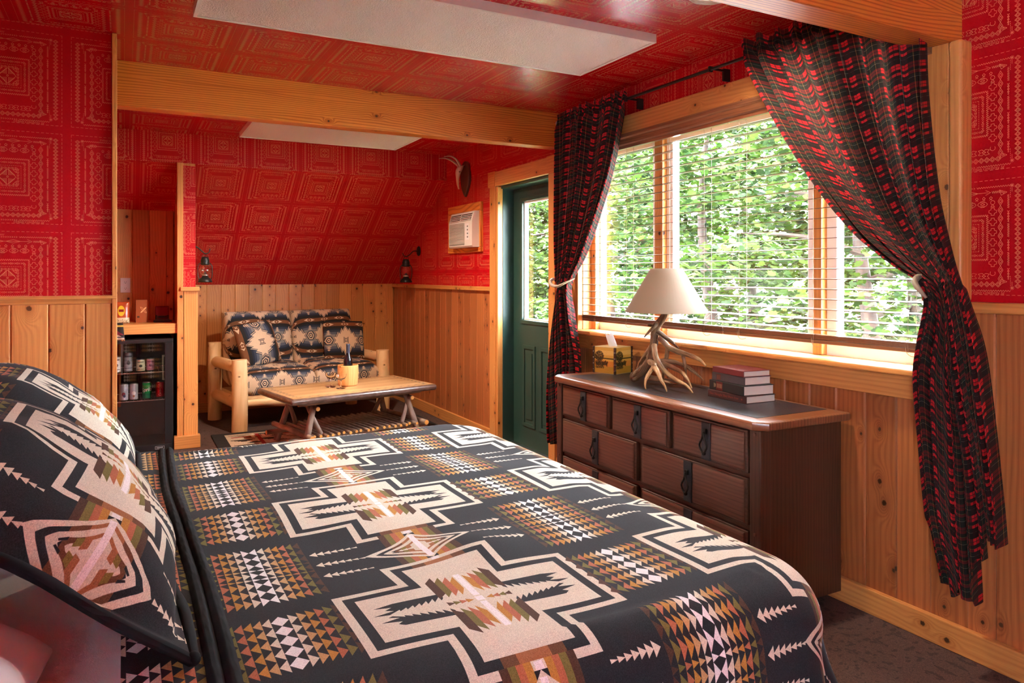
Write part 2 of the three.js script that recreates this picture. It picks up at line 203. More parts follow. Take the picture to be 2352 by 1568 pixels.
// wool blanket, 0.78 x 0.70 m repeat; x towards the foot, canvas y towards the viewer
const CREAM = '#cbc6b6', WOOL = '#14171d', DYES = ['#e2e2e6', '#cfc6b4', '#b8915f', '#ad7a30', '#a65e40', '#68602b', '#43291c'];
T.blanket = canvasTex(1560, 1400, (g) => {
  g.fillStyle = WOOL; g.fillRect(0, 0, 1560, 1400);
  const tri = (c, ...p) => { g.fillStyle = c; g.beginPath(); g.moveTo(p[0], p[1]); for (let i = 2; i < p.length; i += 2) g.lineTo(p[i], p[i + 1]); g.closePath(); g.fill(); };
  const crossPath = () => { const P = [[-0.136, -0.258], [0.136, -0.258], [0.132, -0.14], [0.278, -0.14], [0.278, 0.14], [0.132, 0.14], [0.136, 0.258], [-0.136, 0.258], [-0.132, 0.14], [-0.278, 0.14], [-0.278, -0.14], [-0.132, -0.14]]; g.beginPath(); P.forEach(([x, y], i) => i ? g.lineTo(x, y) : g.moveTo(x, y)); g.closePath(); };
  const figures = (dark) => {
    for (const ez of [-0.35, 0.35]) for (const [k, c] of [[1, CREAM], [0.84, dark], [0.7, CREAM], [0.52, dark], [0.42, CREAM]]) { g.fillStyle = c; g.beginPath(); g.moveTo(-0.137 * k - (k === 1 ? 0.01 : 0), ez); g.bezierCurveTo(-0.1 * k, ez - 0.03 * k, -0.05 * k, ez - 0.03 * k, 0, ez - 0.092 * k); g.bezierCurveTo(0.05 * k, ez - 0.03 * k, 0.1 * k, ez - 0.03 * k, 0.137 * k, ez); g.bezierCurveTo(0.1 * k, ez + 0.03 * k, 0.05 * k, ez + 0.03 * k, 0, ez + 0.092 * k); g.bezierCurveTo(-0.05 * k, ez + 0.03 * k, -0.1 * k, ez + 0.03 * k, -0.137 * k, ez); g.fill(); }
    g.save(); crossPath(); g.fillStyle = CREAM; g.fill(); g.clip(); g.strokeStyle = dark; g.lineWidth = 0.078; crossPath(); g.stroke(); g.strokeStyle = CREAM; g.lineWidth = 0.036; crossPath(); g.stroke(); g.restore();
  };
  for (let a = -1; a <= 1; a++) for (let b = -1; b <= 1; b++) {
    g.save(); g.setTransform(2000, 0, 0, 2000, 780 + a * 1560, 700 + b * 1400);
    // columns of triangles
    const w = 0.0172;
    for (const [bz, type] of [[0, 'A'], [-0.35, 'B']]) {
      const rows = type === 'A' ? [0.046, 0.046, 0.046, 0.046, 0.046] : [0.045, 0.045, 0.045, 0.016, 0.04, 0.016, 0.045, 0.045, 0.045];
      let z = bz - rows.reduce((p, q) => p + q, 0) / 2;
      for (const r of rows) { for (let i = 0; i < 7; i++) for (const s of [-1, 1]) { const x0 = -0.39 + s * i * w, x1 = -0.39 + s * (i + 1) * w; type === 'A' ? tri(DYES[i], x0, z, x0, z + r, x1, z + r / 2) : tri(DYES[i], x1, z, x1, z + r, x0, z + r / 2); } z += r; }
    }
    for (const dz of [-0.072, 0, 0.072]) for (const s of [-1, 1]) for (let k = 0; k < 7; k++) { const x = s * (0.142 + k * 0.0168), hh = 0.004 + k * 0.0019; tri(DYES[1], x, -0.35 + dz - hh, x, -0.35 + dz + hh, x + s * 0.018, -0.35 + dz); }
    for (const ez of [-0.35, 0.35]) for (const s of [-1, 1]) [[0.014, 0.03, DYES[3]], [0.03, 0.045, DYES[4]], [0.045, 0.061, DYES[5]], [0.061, 0.078, DYES[6]]].forEach(([p, q, c]) => { g.fillStyle = c; g.fillRect(Math.min(s * p, s * q), ez - 0.11, q - p, 0.22); });
    figures(WOOL);
    g.save(); g.beginPath(); g.rect(-0.066, -0.5, 0.132, 1); g.clip(); figures('#5d3a22'); g.restore();
    g.save(); g.beginPath(); g.rect(-0.034, -0.5, 0.068, 1); g.clip(); figures('#95603a'); g.restore();
    for (const ez of [-0.35, 0.35]) for (const s of [-1, 1]) for (let k = 0; k < 4; k++) for (const q of [-1, 1]) { const x = s * (0.02 + k * 0.013); tri(['#95603a', '#73692a', '#5d3a22', WOOL][k], x, ez + q * (0.022 - k * 0.004), x + s * 0.016, ez + q * (0.016 - k * 0.004), x + s * 0.013, ez + q * 0.002, x, ez + q * 0.006); }
    // arms of the cross
    for (const s of [-1, 1]) {
      const P = [[0.07, -0.052], [0.175, -0.052]]; for (let k = 0; k < 6; k++) { P.push([0.205 + (k % 2 ? 0 : 0.024) - 0.012 * Math.abs(k - 2.5) / 2.5, -0.052 + (k + 0.5) * 0.0173], [0.182, -0.052 + (k + 1) * 0.0173]); } P.push([0.175, 0.052], [0.07, 0.052]);
      tri(WOOL, ...P.flatMap(([x, z]) => [s * x, z]));
      for (let k = 0; k < 8; k++) { const x = s * (0.062 + k * 0.0155), hh = 0.043 - k * 0.0036; tri(CREAM, x, -hh, x, hh, x + s * 0.03, 0); }
      for (let k = 0; k < 4; k++) { const x = s * (0.014 + k * 0.014); tri(DYES[3 + k], x, 0.002, x + s * 0.017, -0.008, x + s * 0.017, 0.01); }
      for (const q of [-1, 1]) [[0.011, 0.026, DYES[3]], [0.026, 0.042, DYES[4]], [0.042, 0.058, DYES[5]], [0.058, 0.078, DYES[6]]].forEach(([p, r, c], k) => tri(c, s * p, q * (0.048 + (3 - k) * 0.003), s * r, q * 0.028, s * r, q * (0.098 + k * 0.006), s * p, q * (0.122 + k * 0.006)));
    }
    g.fillStyle = DYES[0]; g.fillRect(-0.0075, -0.13, 0.015, 0.115); g.fillRect(-0.0075, 0.015, 0.015, 0.115); g.fillRect(-0.009, -0.01, 0.018, 0.02); for (const q of [-1, 1]) { g.fillRect(-0.009, q * 0.25 - 0.008, 0.018, 0.016); g.fillRect(-0.0075, q * 0.35 - 0.08, 0.015, 0.16); }
    g.restore();
  }
}, { grain: 0.16, lift: 24, gx: 0.4, gy: 0.4 });

// tartan, one sett 0.088 m
T.plaid = canvasTex(512, 512, (g, W) => {
  const im = g.createImageData(W, W), N = [8, 10, 9], R = [196, 12, 26], Y = [196, 150, 60], Gn = [16, 34, 26], L = [170, 170, 150];
  const warp = (t) => { if (t < 0.135 || (t > 0.16 && t < 0.295)) return R; if (t > 0.47 && t < 0.49) return Y; if (t > 0.56 && t < 0.72) return Gn; if (t > 0.79 && t < 0.81) return Y; return N; };
  const weft = (t) => { if (t < 0.125 || (t > 0.15 && t < 0.275)) return R; if (t > 0.42 && t < 0.435) return Y; if (t > 0.435 && t < 0.56) return R; if (t > 0.73 && t < 0.75) return L; if (t > 0.62 && t < 0.7) return Gn; return N; };
  for (let y = 0; y < W; y++) for (let x = 0; x < W; x++) { const a = warp(x / W), b = weft(y / W), tw = ((x + y) >> 2) % 2 ? 0.6 : 0.4, i = (y * W + x) * 4, k = b === R && a !== R ? 0.8 : a === R && b !== R ? 0.34 : 1; for (let c = 0; c < 3; c++) im.data[i + c] = mix(a[c], b[c], tw) * k * (0.86 + 0.28 * hash2(x, y)); im.data[i + 3] = 255; }
  g.putImageData(im, 0, 0);
});

// upholstery of the loveseat, 0.42 x 0.42 m repeat
T.sofa = canvasTex(1024, 1024, (g, W) => {
  const k = W / 84, poly = (c, ...p) => { g.fillStyle = c; g.beginPath(); g.moveTo(p[0] * k, p[1] * k); for (let i = 2; i < p.length; i += 2) g.lineTo(p[i] * k, p[i + 1] * k); g.closePath(); g.fill(); };
  const sand = '#c9ab8c', navy = '#161c2a', brown = '#6e4020', grey = '#6f6a68', dark = '#1a1410';
  const bands = [[0, 12, dark], [12, 16, navy], [16, 21, '#2b3040'], [21, 27, '#50535e'], [27, 36, '#77716e'], [36, 48, '#9a8c80'], [48, 57, '#77716e'], [57, 63, '#50535e'], [63, 68, '#2b3040'], [68, 72, navy], [72, 84, dark]];
  for (const [a, b, c] of bands) { g.fillStyle = c; g.fillRect(0, a * k, W, (b - a) * k + 1); }
  g.fillStyle = brown; g.fillRect(0, 0, W, 5 * k); g.fillRect(0, 79 * k, W, 5 * k);
  for (const [cx, cy] of [[42, 42], [-42, 42], [126, 42]]) {   // stepped medallion
    const S = [[0, -27], [5, -18], [7, -22], [11, -12], [14, -15], [18, -6], [24, -6], [20, 0]], half = [...S, ...S.slice(0, -1).reverse().map(([x, y]) => [x, -y])];
    const P = [...half, ...half.slice(1, -1).reverse().map(([x, y]) => [-x, y])];
    for (const [s, c] of [[1.5, navy], [1.42, sand], [1.34, '#3b3d48'], [1.26, sand]]) poly(c, ...P.flatMap(([x, y]) => [cx + x * s, cy + y * s]));
    for (const [s, c] of [[1, navy], [0.8, sand], [0.62, navy], [0.4, sand]]) poly(c, ...[[-6, -8], [0, -4], [6, -8], [6, 8], [0, 4], [-6, 8]].flatMap(([x, y]) => [cx + x * s, cy + y * s]));
  }
  for (const cx of [0, 84]) { const cy = 42; for (const [s, c] of [[1.2, navy], [1, sand], [0.7, navy], [0.45, sand]]) poly(c, cx - 9 * s, cy, cx - 4 * s, cy - 9 * s, cx + 4 * s, cy - 9 * s, cx + 9 * s, cy, cx + 4 * s, cy + 9 * s, cx - 4 * s, cy + 9 * s); poly(dark, cx - 2.5, cy, cx, cy - 1.6, cx + 2.5, cy, cx, cy + 1.6); for (const q of [-1, 1]) for (let r = 0; r < 3; r++) poly(sand, cx - 7 + r * 1.5, cy + q * (15 + r * 4), cx + 7 - r * 1.5, cy + q * (15 + r * 4), cx, cy + q * (18.5 + r * 4)); }
  for (const cy of [0, 84]) for (const cx of [0, 42, 84]) { const a = cx === 42 ? 10 : 15; poly(sand, cx - a, cy, cx, cy - 6, cx + a, cy, cx, cy + 6); poly(brown, cx - 6, cy, cx - 2, cy - 6, cx + 2, cy - 6, cx + 6, cy, cx + 2, cy + 6, cx - 2, cy + 6); poly(sand, cx - 3, cy - 2, cx + 3, cy - 2, cx, cy, cx + 3, cy + 2, cx - 3, cy + 2, cx, cy); poly(brown, cx + 17, cy, cx + 21, cy - 4, cx + 25, cy, cx + 21, cy + 4); }
}, { grain: 0.12 });

// floor rug, 1.9 x 1.3 m
T.rug = canvasTex(1024, 704, (g, W, H) => {
  g.fillStyle = '#1c1a1c'; g.fillRect(0, 0, W, H); const u = W / 95; g.fillStyle = '#b8a692'; g.fillRect(5 * u, 4 * u, W - 10 * u, H - 8 * u);
  const st = (x, y, c, n, w) => { g.fillStyle = c; for (let i = 0; i < n; i++) g.fillRect((x - (n - i) * w) * u, (y + i) * u, (n - i) * 2 * w * u, u * 1.02); };
  for (let r = 0; r < 6; r++) for (let c = 0; c < 8; c++) { const x = 11 + c * 10.6, y = 6 + r * 10; st(x, y, (r + c) % 3 ? '#2b211c' : '#8a7a6a', 4, 1.2); g.save(); g.translate(0, (2 * y + 8) * u); g.scale(1, -1); st(x + 4, y, (r + c) % 2 ? '#2b211c' : '#6b5646', 3, 1.1); g.restore(); }
  g.fillStyle = '#8f1620'; for (const x of [17, 47, 77]) { g.fillRect(x * u, 6 * u, 1.6 * u, H - 12 * u); } for (const y of [10, 32, 54]) g.fillRect(7 * u, y * u, W - 14 * u, 1.3 * u);
  g.fillStyle = '#e0d6c8'; for (const x of [15, 45, 75]) for (const y of [8, 30, 52]) { g.fillRect(x * u, y * u, 1.4 * u, 5 * u); g.fillRect((x + 4.4) * u, y * u, 1.4 * u, 5 * u); }
}, { grain: 0.2 });

// ---------------------------------------------------------------- materials
const mat = (o) => new THREE.MeshPhysicalMaterial(o);
const lin = (r, g, b) => new THREE.Color().setRGB(r, g, b);
const M = {};
const paperMat = (repU, repV, ou, ov) => { const t = T.paper.clone(); t.repeat.set(repU, repV); t.offset.set(ou, ov); t.needsUpdate = true; return mat({ map: t, roughness: 0.45, specularIntensity: 0.5 }); };
M.paper = paperMat(1, 1, 0, 0);
M.paperGloss = mat({ map: T.paper, roughness: 0.24, specularIntensity: 1 });
const tones = [[1, 1, 1], [0.88, 0.85, 0.8], [1.06, 1.04, 1.0], [0.95, 0.9, 0.84], [0.8, 0.75, 0.7], [1.0, 0.96, 0.9]];
M.cedar = tones.map(([r, g, b]) => mat({ map: T.cedar, color: lin(r * 0.92, g * 0.92, b * 0.92), roughness: 0.42, bumpMap: T.cedar, bumpScale: 0.0006 }));
M.redCedarShaded = tones.map(([r, g, b]) => mat({ map: T.redCedarShaded, color: lin(r, g, b), roughness: 0.42, bumpMap: T.redCedarShaded, bumpScale: 0.0006 }));
M.fir = mat({ map: T.fir, roughness: 0.38, bumpMap: T.fir, bumpScale: 0.0006, clearcoat: 0.15, clearcoatRoughness: 0.3 });
M.trim = mat({ map: T.cedar, color: lin(0.98, 0.92, 0.85), roughness: 0.4 });
M.walnut = mat({ map: T.walnut, color: lin(1.15, 1.0, 0.98), roughness: 0.36, bumpMap: T.walnut, bumpScale: 0.0005, clearcoat: 0.25, clearcoatRoughness: 0.25 });
M.walnutDark = mat({ map: T.walnut, color: lin(0.68, 0.56, 0.5), roughness: 0.4 });
M.top = mat({ map: T.walnut, color: lin(1.9, 1.55, 1.1), roughness: 0.3, clearcoat: 0.3, clearcoatRoughness: 0.2 });
M.leather = mat({ color: lin(0.03, 0.031, 0.042), roughness: 0.33, bumpMap: T.speck, bumpScale: 0.0008 });
M.log = mat({ map: T.log, roughness: 0.5 });
M.bark = mat({ map: T.bark, roughness: 0.7, bumpMap: T.bark, bumpScale: 0.002 });
M.cutEnd = mat({ color: '#d99a4e', roughness: 0.5 });
M.carpet = mat({ map: T.carpet, roughness: 1, bumpMap: T.carpet, bumpScale: 0.004 });
M.blanket = mat({ map: T.blanket, roughness: 0.95, sheen: 0.3, sheenColor: lin(0.4, 0.45, 0.52), sheenRoughness: 0.5 });
M.binding = mat({ color: lin(0.012, 0.014, 0.018), roughness: 0.85, specularIntensity: 0.35 });
M.linen = mat({ color: lin(0.76, 0.79, 0.84), roughness: 0.9, bumpMap: T.speck, bumpScale: 0.0004 });
M.plaid = mat({ map: T.plaid, roughness: 0.85, sheen: 0.12, sheenColor: lin(0.4, 0.25, 0.25), sheenRoughness: 0.4 });
M.sofa = mat({ map: T.sofa, roughness: 0.9 });
M.white = mat({ color: lin(0.8, 0.8, 0.8), roughness: 0.7 });
M.panel = mat({ color: lin(0.88, 0.88, 0.88), roughness: 0.85, bumpMap: T.stucco, bumpScale: 0.004 });
M.vinyl = mat({ color: lin(0.82, 0.83, 0.85), roughness: 0.35 });
M.plastic = mat({ color: lin(0.74, 0.71, 0.66), roughness: 0.4 });
M.black = mat({ color: lin(0.012, 0.012, 0.013), roughness: 0.35 });
M.iron = mat({ color: lin(0.014, 0.013, 0.012), roughness: 0.42, metalness: 0.15 });
M.steel = mat({ color: lin(0.6, 0.6, 0.6), roughness: 0.3, metalness: 1 });
M.green = mat({ color: lin(0.022, 0.062, 0.05), roughness: 0.38 });
M.pane = mat({ color: 0xffffff, transmission: 1, thickness: 0, roughness: 0, ior: 1.5 });
M.glass = mat({ color: 0xffffff, transmission: 1, thickness: 0, roughness: 0.02, ior: 1.5 });
M.slat = mat({ color: lin(0.13, 0.065, 0.038), roughness: 0.35 });
M.slatDark = mat({ color: lin(0.2, 0.09, 0.045), roughness: 0.35 });
M.cord = mat({ color: lin(0.3, 0.22, 0.16), roughness: 0.8 });
M.bone = mat({ color: lin(0.5, 0.41, 0.3), roughness: 0.55 });
M.paperPlain = mat({ color: lin(0.85, 0.83, 0.78), roughness: 0.9 });
// ================================================================ the room
const W = 2.635, C = 2.455;   // face of the window wall's boards, ceiling height
const CED = (g, along, ou = rr(0, 3), ov = rr(0, 3)) => uvm(g, along, 0.8, 2.4, ou, ov);
const FIR = (g, along, ou = 0, ov = 0) => uvm(g, along, 0.3, 2.8, ou, ov);
const PAP = (g, ou = 0, ov = 0, tile = 0.44, flip = false) => uvm(g, 'y', tile, tile, ou, ov, flip);

structure('floor', uvm(bx(-0.95, 2.82, -0.12, 0, -7.9, 1.62), 'z', 0.5, 0.5), M.carpet);
{ // ceiling paper: squares start at x = 0.02, z = -3.86
  const g = bx(-0.95, 2.82, C, C + 0.1, -6.36, 1.62); const p = g.attributes.position, uv = g.attributes.uv;
  for (let i = 0; i < p.count; i++) uv.setXY(i, (p.getX(i) - 0.02) / 0.4425, (p.getZ(i) + 3.86) / 0.44);
  structure('ceiling', g, M.paperGloss);
}
{ // sloped ceiling over the alcove and its short upright
  const L = Math.hypot(1.56, 1.56 * 0.65), g = new THREE.BoxGeometry(2.98, 0.09, L), p = g.attributes.position, uv = g.attributes.uv;
  for (let i = 0; i < p.count; i++) uv.setXY(i, (p.getX(i) + 1.33 - 0.095) / 0.405, -(p.getZ(i) + L / 2 - 0.02) / 0.465);
  g.translate(0, 0.045, 0); g.rotateX(-Math.atan(0.65)); g.translate(1.33, (2.22 + 2.22 - 1.56 * 0.65) / 2, -6.25 - 0.78);
  structure('ceiling_slope', g, M.paper);
  structure('wall_header', PAP(bx(-0.16, 2.82, 2.224, C + 0.1, -6.37, -6.25), -0.095, -2.22 + 0.44, 0.405), M.paper);
}
// window wall: papered slabs round the openings
{
  const w = structure('wall_right');
  const up = (z0, z1, y0, y1, ov) => { const g = bx(2.64, 2.82, y0, y1, z0, z1); uvm(g, 'y', 0.43, 0.43, 0.03, -ov); mesh('wallpaper', g, M.paper, w); };
  up(-7.9, -5.17, 1.2, C, 1.38); up(-5.17, -4.35, 2.06, C, 1.38); up(-4.35, -3.99, 1.2, C, 1.38); up(-3.99, -1.62, 2.165, C, 1.69); up(-1.62, 1.62, 1.2, C, 1.69);
  const low = (z0, z1, y1) => mesh('wall_core', uvm(bx(2.657, 2.82, 0, y1, z0, z1), 'y', 0.8, 2.4), M.cedar[4], w);
  low(-7.9, -5.17, 1.2); low(-4.35, -3.99, 1.2); low(-3.99, -1.62, 0.975); low(-1.62, 1.62, 1.2);
}
// tongue-and-groove boards with chamfered edges, each one a piece of its wall
const plankCache = new Map();
function plankGeo(w, h, v) {
  const key = [w, h, v].join(); if (plankCache.has(key)) return plankCache.get(key);
  const c = 0.0055, t = 0.02, P = [[0, -t], [w, -t], [w, -c], [w - c, 0], [c, 0], [0, -c]];
  const s = new THREE.Shape(P.map(([x, y]) => new THREE.Vector2(x, y)));
  const g = new THREE.ExtrudeGeometry(s, { depth: h, bevelEnabled: false }); g.rotateX(-Math.PI / 2); g.scale(1, 1, -1);   // x across, y up, front towards +z
  const idx = []; const q = g.attributes.position.count; for (let i = 0; i < q; i += 3) idx.push(i, i + 2, i + 1); g.setIndex(idx);
  const o = toCreasedNormals(g, 0.1); const p = o.attributes.position, uv = new Float32Array(p.count * 2);
  for (let i = 0; i < p.count; i++) { uv[i * 2] = (p.getX(i) - p.getZ(i) + v * 0.137) / 0.8; uv[i * 2 + 1] = (p.getY(i) + v * 0.53) / 2.4; }
  o.setAttribute('uv', new THREE.BufferAttribute(uv, 2)); plankCache.set(key, o); return o;
}
let lastTone = 0;
function planks(parent, from, to, pitch, h, place, y0 = 0, set = M.cedar) {
  for (let a = from; a < to - 0.01; a += pitch) {
    const w = Math.min(pitch, to - a); let tone = Math.floor(rr(0, 6)); if (tone === lastTone) tone = (tone + 1) % 6; lastTone = tone;
    const m = mesh('plank', plankGeo(+w.toFixed(4), h, Math.floor(rr(0, 12))), set[tone], parent); place(m, a, w); m.position.y = y0;
  }
}
const onRight = (m, a, w) => { m.rotation.y = -Math.PI / 2; m.position.set(W, 0, a); };       // runs along +z, faces -x
const onBack = (z) => (m, a) => { m.position.set(a, 0, z); };                                   // faces +z
{
  const w = structure('wall_right_boards');
  for (const [z0, z1, p, h] of [[-7.74, -5.29, 0.1345, 1.215], [-4.28, -4.08, 0.134, 1.215], [-4.08, -1.66, 0.1345, 0.975], [-1.66, -1.43, 0.1345, 1.215], [-1.43, 1.5, 0.21, 1.215]]) planks(w, z0, z1, p, h, onRight, 0, M.redCedarShaded);
}
{
  const w = structure('wall_back', CED(bx(-0.16, 2.82, 0, 1.33, -7.9, -7.762), 'y'), M.cedar[4]);
  planks(w, 0.586, 2.634, 0.131, 1.26, onBack(-7.74));
}
{ // partition between the sofa alcove and the drinks niche
  const s = new THREE.Shape([[6.235, 0], [7.75, 0], [7.75, 1.24], [6.27, 2.205], [6.235, 2.22]].map(([a, b]) => new THREE.Vector2(-a, b)));
  const g = new THREE.ExtrudeGeometry(s, { depth: 0.12, bevelEnabled: false }); g.rotateY(-Math.PI / 2); g.scale(-1, 1, 1); 
  const q = g.attributes.position.count, idx = []; for (let i = 0; i < q; i += 3) idx.push(i, i + 2, i + 1); g.setIndex(idx); let h = toCreasedNormals(g, 0.1);
  const hb = new THREE.Box3().setFromBufferAttribute(h.attributes.position); h.translate(0.375 - hb.min.x, 0, (-7.75) - hb.min.z);
  const w = structure('wall_partition', CED(h, 'y'), M.cedar[3]);
  mesh('wallpaper', PAP(bx(0.4, 0.4955, 1.24, 2.2, -6.236, -6.22), 0.12, -1.46), M.paper, w);
  mesh('edge_board', CED(bx(0.363, 0.407, 0, 2.22, -6.24, -6.205, 0.003), 'y', 0.6, 0.3), M.cedar[2], w);
  mesh('face_board', CED(bx(0.411, 0.512, 0.08, 1.222, -6.24, -6.212, 0.004), 'y', 0.2, 1.1), M.cedar[2], w);
  mesh('cap', CED(bx(0.385, 0.522, 1.222, 1.254, -6.25, -6.185, 0.004), 'x'), M.cedar[0], w);
  mesh('base_block', CED(bx(0.34, 0.528, 0, 0.1, -6.25, -6.18, 0.005), 'x'), M.cedar[0], w);
}
{ // niche back and hidden side wall
  const w = structure('wall_niche', CED(bx(-0.16, 0.375, 0, 2.05, -6.9, -6.785), 'y'), M.cedar[4]);
  planks(w, -0.07, 0.37, 0.1285, 1.0, onBack(-6.765), 0.97);
  structure('wall_hall', PAP(bx(-0.28, -0.155, 0, C, -7.9, -3.93), 0, 0), M.paper);
}
{ // near partition on the left
  const w = structure('wall_left', PAP(bx(-0.95, -0.05, 0, C, -3.95, -3.832), 0.2275, -1.994), M.paper);
  planks(w, -0.853, -0.05, 0.1395, 1.215, onBack(-3.81));
  mesh('edge_board', CED(bx(-0.049, -0.029, 0, C - 0.002, -3.96, -3.805, 0.003), 'y'), M.cedar[2], w);
}
{ // wall behind the pillows, with a second window beyond the left edge of the picture
  const w = structure('wall_head');
  for (const [y0, y1, z0, z1] of [[0, C, -3.95, 0.5], [0, 0.9, 0.5, 1.05], [2.12, C, 0.5, 1.05], [0, C, 1.05, 1.62]]) mesh('wallpaper', PAP(bx(-0.95, -0.82, y0, y1, z0, z1)), M.paper, w);
  const q = structure('window_2');
  mesh('frame', join([bx(-0.92, -0.8, 0.9, 0.95, 0.5, 1.05), bx(-0.92, -0.8, 2.07, 2.12, 0.5, 1.05), bx(-0.92, -0.8, 0.95, 2.07, 0.5, 0.55), bx(-0.92, -0.8, 0.95, 2.07, 1.0, 1.05), bx(-0.9, -0.86, 0.95, 2.07, 0.76, 0.79)]), M.vinyl, q);
  mesh('pane', bx(-0.885, -0.882, 0.95, 2.07, 0.55, 1.0), M.pane, q);
}
structure('wall_rear', PAP(bx(-0.95, 2.82, 0, C, 1.5, 1.62)), M.paper);
// rails and baseboards
structure('trim_1', CED(bx(2.605, 2.64, 1.216, 1.252, -7.74, -5.29, 0.006), 'z'), M.cedar[1]);
structure('trim_2', CED(bx(2.6, 2.64, 1.214, 1.252, -1.5, 1.5, 0.006), 'z'), M.cedar[3]);
{ const s = new THREE.Shape(); s.moveTo(0, 0); s.lineTo(0.012, 0); s.quadraticCurveTo(0.02, 0.02, 0.03, 0.024); s.lineTo(0.03, 0.037); s.lineTo(0, 0.037); const g = new THREE.ExtrudeGeometry(s, { depth: 0.9, bevelEnabled: false, curveSegments: 6 }); g.rotateY(Math.PI / 2); g.scale(1, 1, -1); const i = []; for (let k = 0; k < g.attributes.position.count; k += 3) i.push(k, k + 2, k + 1); g.setIndex(i); const t = toCreasedNormals(g, 0.4); t.translate(-0.93, 1.216, -3.832); structure('trim_3', CED(t, 'x'), M.cedar[0]); }
structure('baseboard_right', CED(join([bx(2.612, 2.636, 0, 0.098, -7.7, -5.29, 0.004), bx(2.612, 2.636, 0, 0.098, -4.27, 1.5, 0.004)]), 'z'), M.cedar[0]);
structure('baseboard_back', CED(bx(0.515, 2.62, 0, 0.095, -7.741, -7.72, 0.004), 'x'), M.cedar[1]);
structure('baseboard_left', CED(bx(-0.82, -0.05, 0, 0.095, -3.812, -3.79, 0.004), 'x'), M.cedar[1]);
// beams
{ const b = mesh('ceiling_beam', FIR(bx(-0.155, 2.66, 2.22, C + 0.01, -4.375, -4.275, 0.006), 'x', 0.02, 0.2), M.fir); tag(b, 'honey coloured timber beam across the room above the loveseat alcove', 'beam'); }
{ const b = mesh('ceiling_beam', FIR(bx(-0.82, 2.66, 2.172, C + 0.01, -1.665, -1.545, 0.006), 'x', 0.13, 1.1), M.fir); tag(b, 'reddish timber beam cut off by the top right corner, above the big curtain', 'beam'); }
{ // post at the right of the window
  const p = thing('wall_post', 'orange cedar post under the near beam, between window and red wallpaper', 'post');
  mesh('face_board', CED(bx(2.585, 2.645, 1.252, 2.172, -1.66, -1.56, 0.004), 'y', 0.5, 0.9), M.cedar[5], p); mesh('edge_board', CED(bx(2.577, 2.645, 1.252, 2.172, -1.558, -1.51, 0.012), 'y', 0.1, 0.2), M.cedar[2], p);
}
// white acoustic panels on the ceiling
for (const [x0, x1, z0, z1, label] of [[0.253, 2.165, -3.29, -2.655, 'long white textured ceiling panel in front of the honey beam'], [0.79, 2.05, -5.99, -5.355, 'shorter white textured ceiling panel half hidden behind the honey beam']]) {
  const t = thing('ceiling_panel', label, 'ceiling panel', [0, 0, 0]);
  mesh('board', uvm(bx(x0 + 0.014, x1 - 0.014, C - 0.036, C, z0 + 0.014, z1 - 0.014), 'z', 0.35, 0.35), M.panel, t);
  for (const [a, b, c, d] of [[x0, x1, z0, z0 + 0.014], [x0, x1, z1 - 0.014, z1], [x0, x0 + 0.014, z0 + 0.014, z1 - 0.014], [x1 - 0.014, x1, z0 + 0.014, z1 - 0.014]]) mesh('edge_strip', bx(a, b, C - 0.04, C, c, d), M.white, t);
}
// recessed ceiling lights: one shows at the top edge, one unseen behind the honey beam is added to brighten the alcove
for (const [x, z, cd, label] of [[2.05, -2.17, 0.8, 'round white recessed ceiling light at the top edge'], [1.35, -4.95, 2.2, 'unseen recessed light added behind the honey beam to brighten the alcove']]) {
  const t = thing('ceiling_light', label, 'ceiling light', [x, C, z]);
  mesh('trim_ring', lathe([[0.062, -0.002], [0.07, -0.012], [0.088, -0.012], [0.098, -0.004], [0.098, 0]], 40), M.white, t);
  mesh('lens', lathe([[0.0001, -0.006], [0.064, -0.003]], 32), mat({ color: lin(0.8, 0.8, 0.8), emissive: lin(1, 0.85, 0.66), emissiveIntensity: 0.12, roughness: 0.5 }), t);
  const s = new THREE.SpotLight(new THREE.Color().setRGB(1, 0.82, 0.6), cd, 0, rad(80), 0.6, 2); s.position.set(0, -0.02, 0); s.target.position.set(0, -1, 0); s.shadow.radius = 3; s.castShadow = true; t.add(s, s.target);
}
// ================================================================ the window
{
  const w = structure('window_1');
  const cb = (n, x0, x1, y0, y1, z0, z1, along, tone, r = 0.004) => mesh(n, CED(bx(x0, x1, y0, y1, z0, z1, r), along), M.cedar[tone], w);
  cb('head_casing', 2.598, 2.64, 2.166, 2.282, -4.1, -1.56, 'z', 0); cb('side_casing', 2.602, 2.64, 0.993, 2.166, -4.08, -3.985, 'y', 1);
  cb('sill', 2.556, 2.745, 0.97, 0.993, -4.06, -1.56, 'z', 2, 0.008); cb('apron', 2.606, 2.636, 0.878, 0.97, -4.05, -1.56, 'z', 0);
  cb('jamb', 2.64, 2.8, 0.993, 2.166, -4.0, -3.982, 'y', 2); cb('jamb', 2.64, 2.8, 0.993, 2.166, -1.622, -1.6, 'y', 2); cb('head_jamb', 2.64, 2.8, 2.148, 2.168, -3.982, -1.622, 'z', 2);
  for (const [a, b] of [[-3.345, -3.272], [-2.247, -2.196]]) cb('mullion', 2.712, 2.8, 0.993, 2.15, a, b, 'y', 0, 0.006);
  cb('stop', 2.705, 2.735, 0.993, 2.15, -3.982, -3.93, 'y', 0, 0.003);
  for (const [a, b] of [[-3.982, -3.345], [-3.272, -2.247], [-2.196, -1.622]]) {
    const s = mesh('sash', join([bx(2.742, 2.79, 0.99, 1.045, a, b, 0.005), bx(2.742, 2.79, 2.1, 2.15, a, b, 0.005), bx(2.742, 2.79, 1.045, 2.1, a, a + 0.055, 0.005), bx(2.742, 2.79, 1.045, 2.1, b - 0.05, b, 0.005)]), M.vinyl, w);
    mesh('pane', bx(2.764, 2.767, 1.04, 2.105, a + 0.05, b - 0.045), M.pane, s);
  }
}
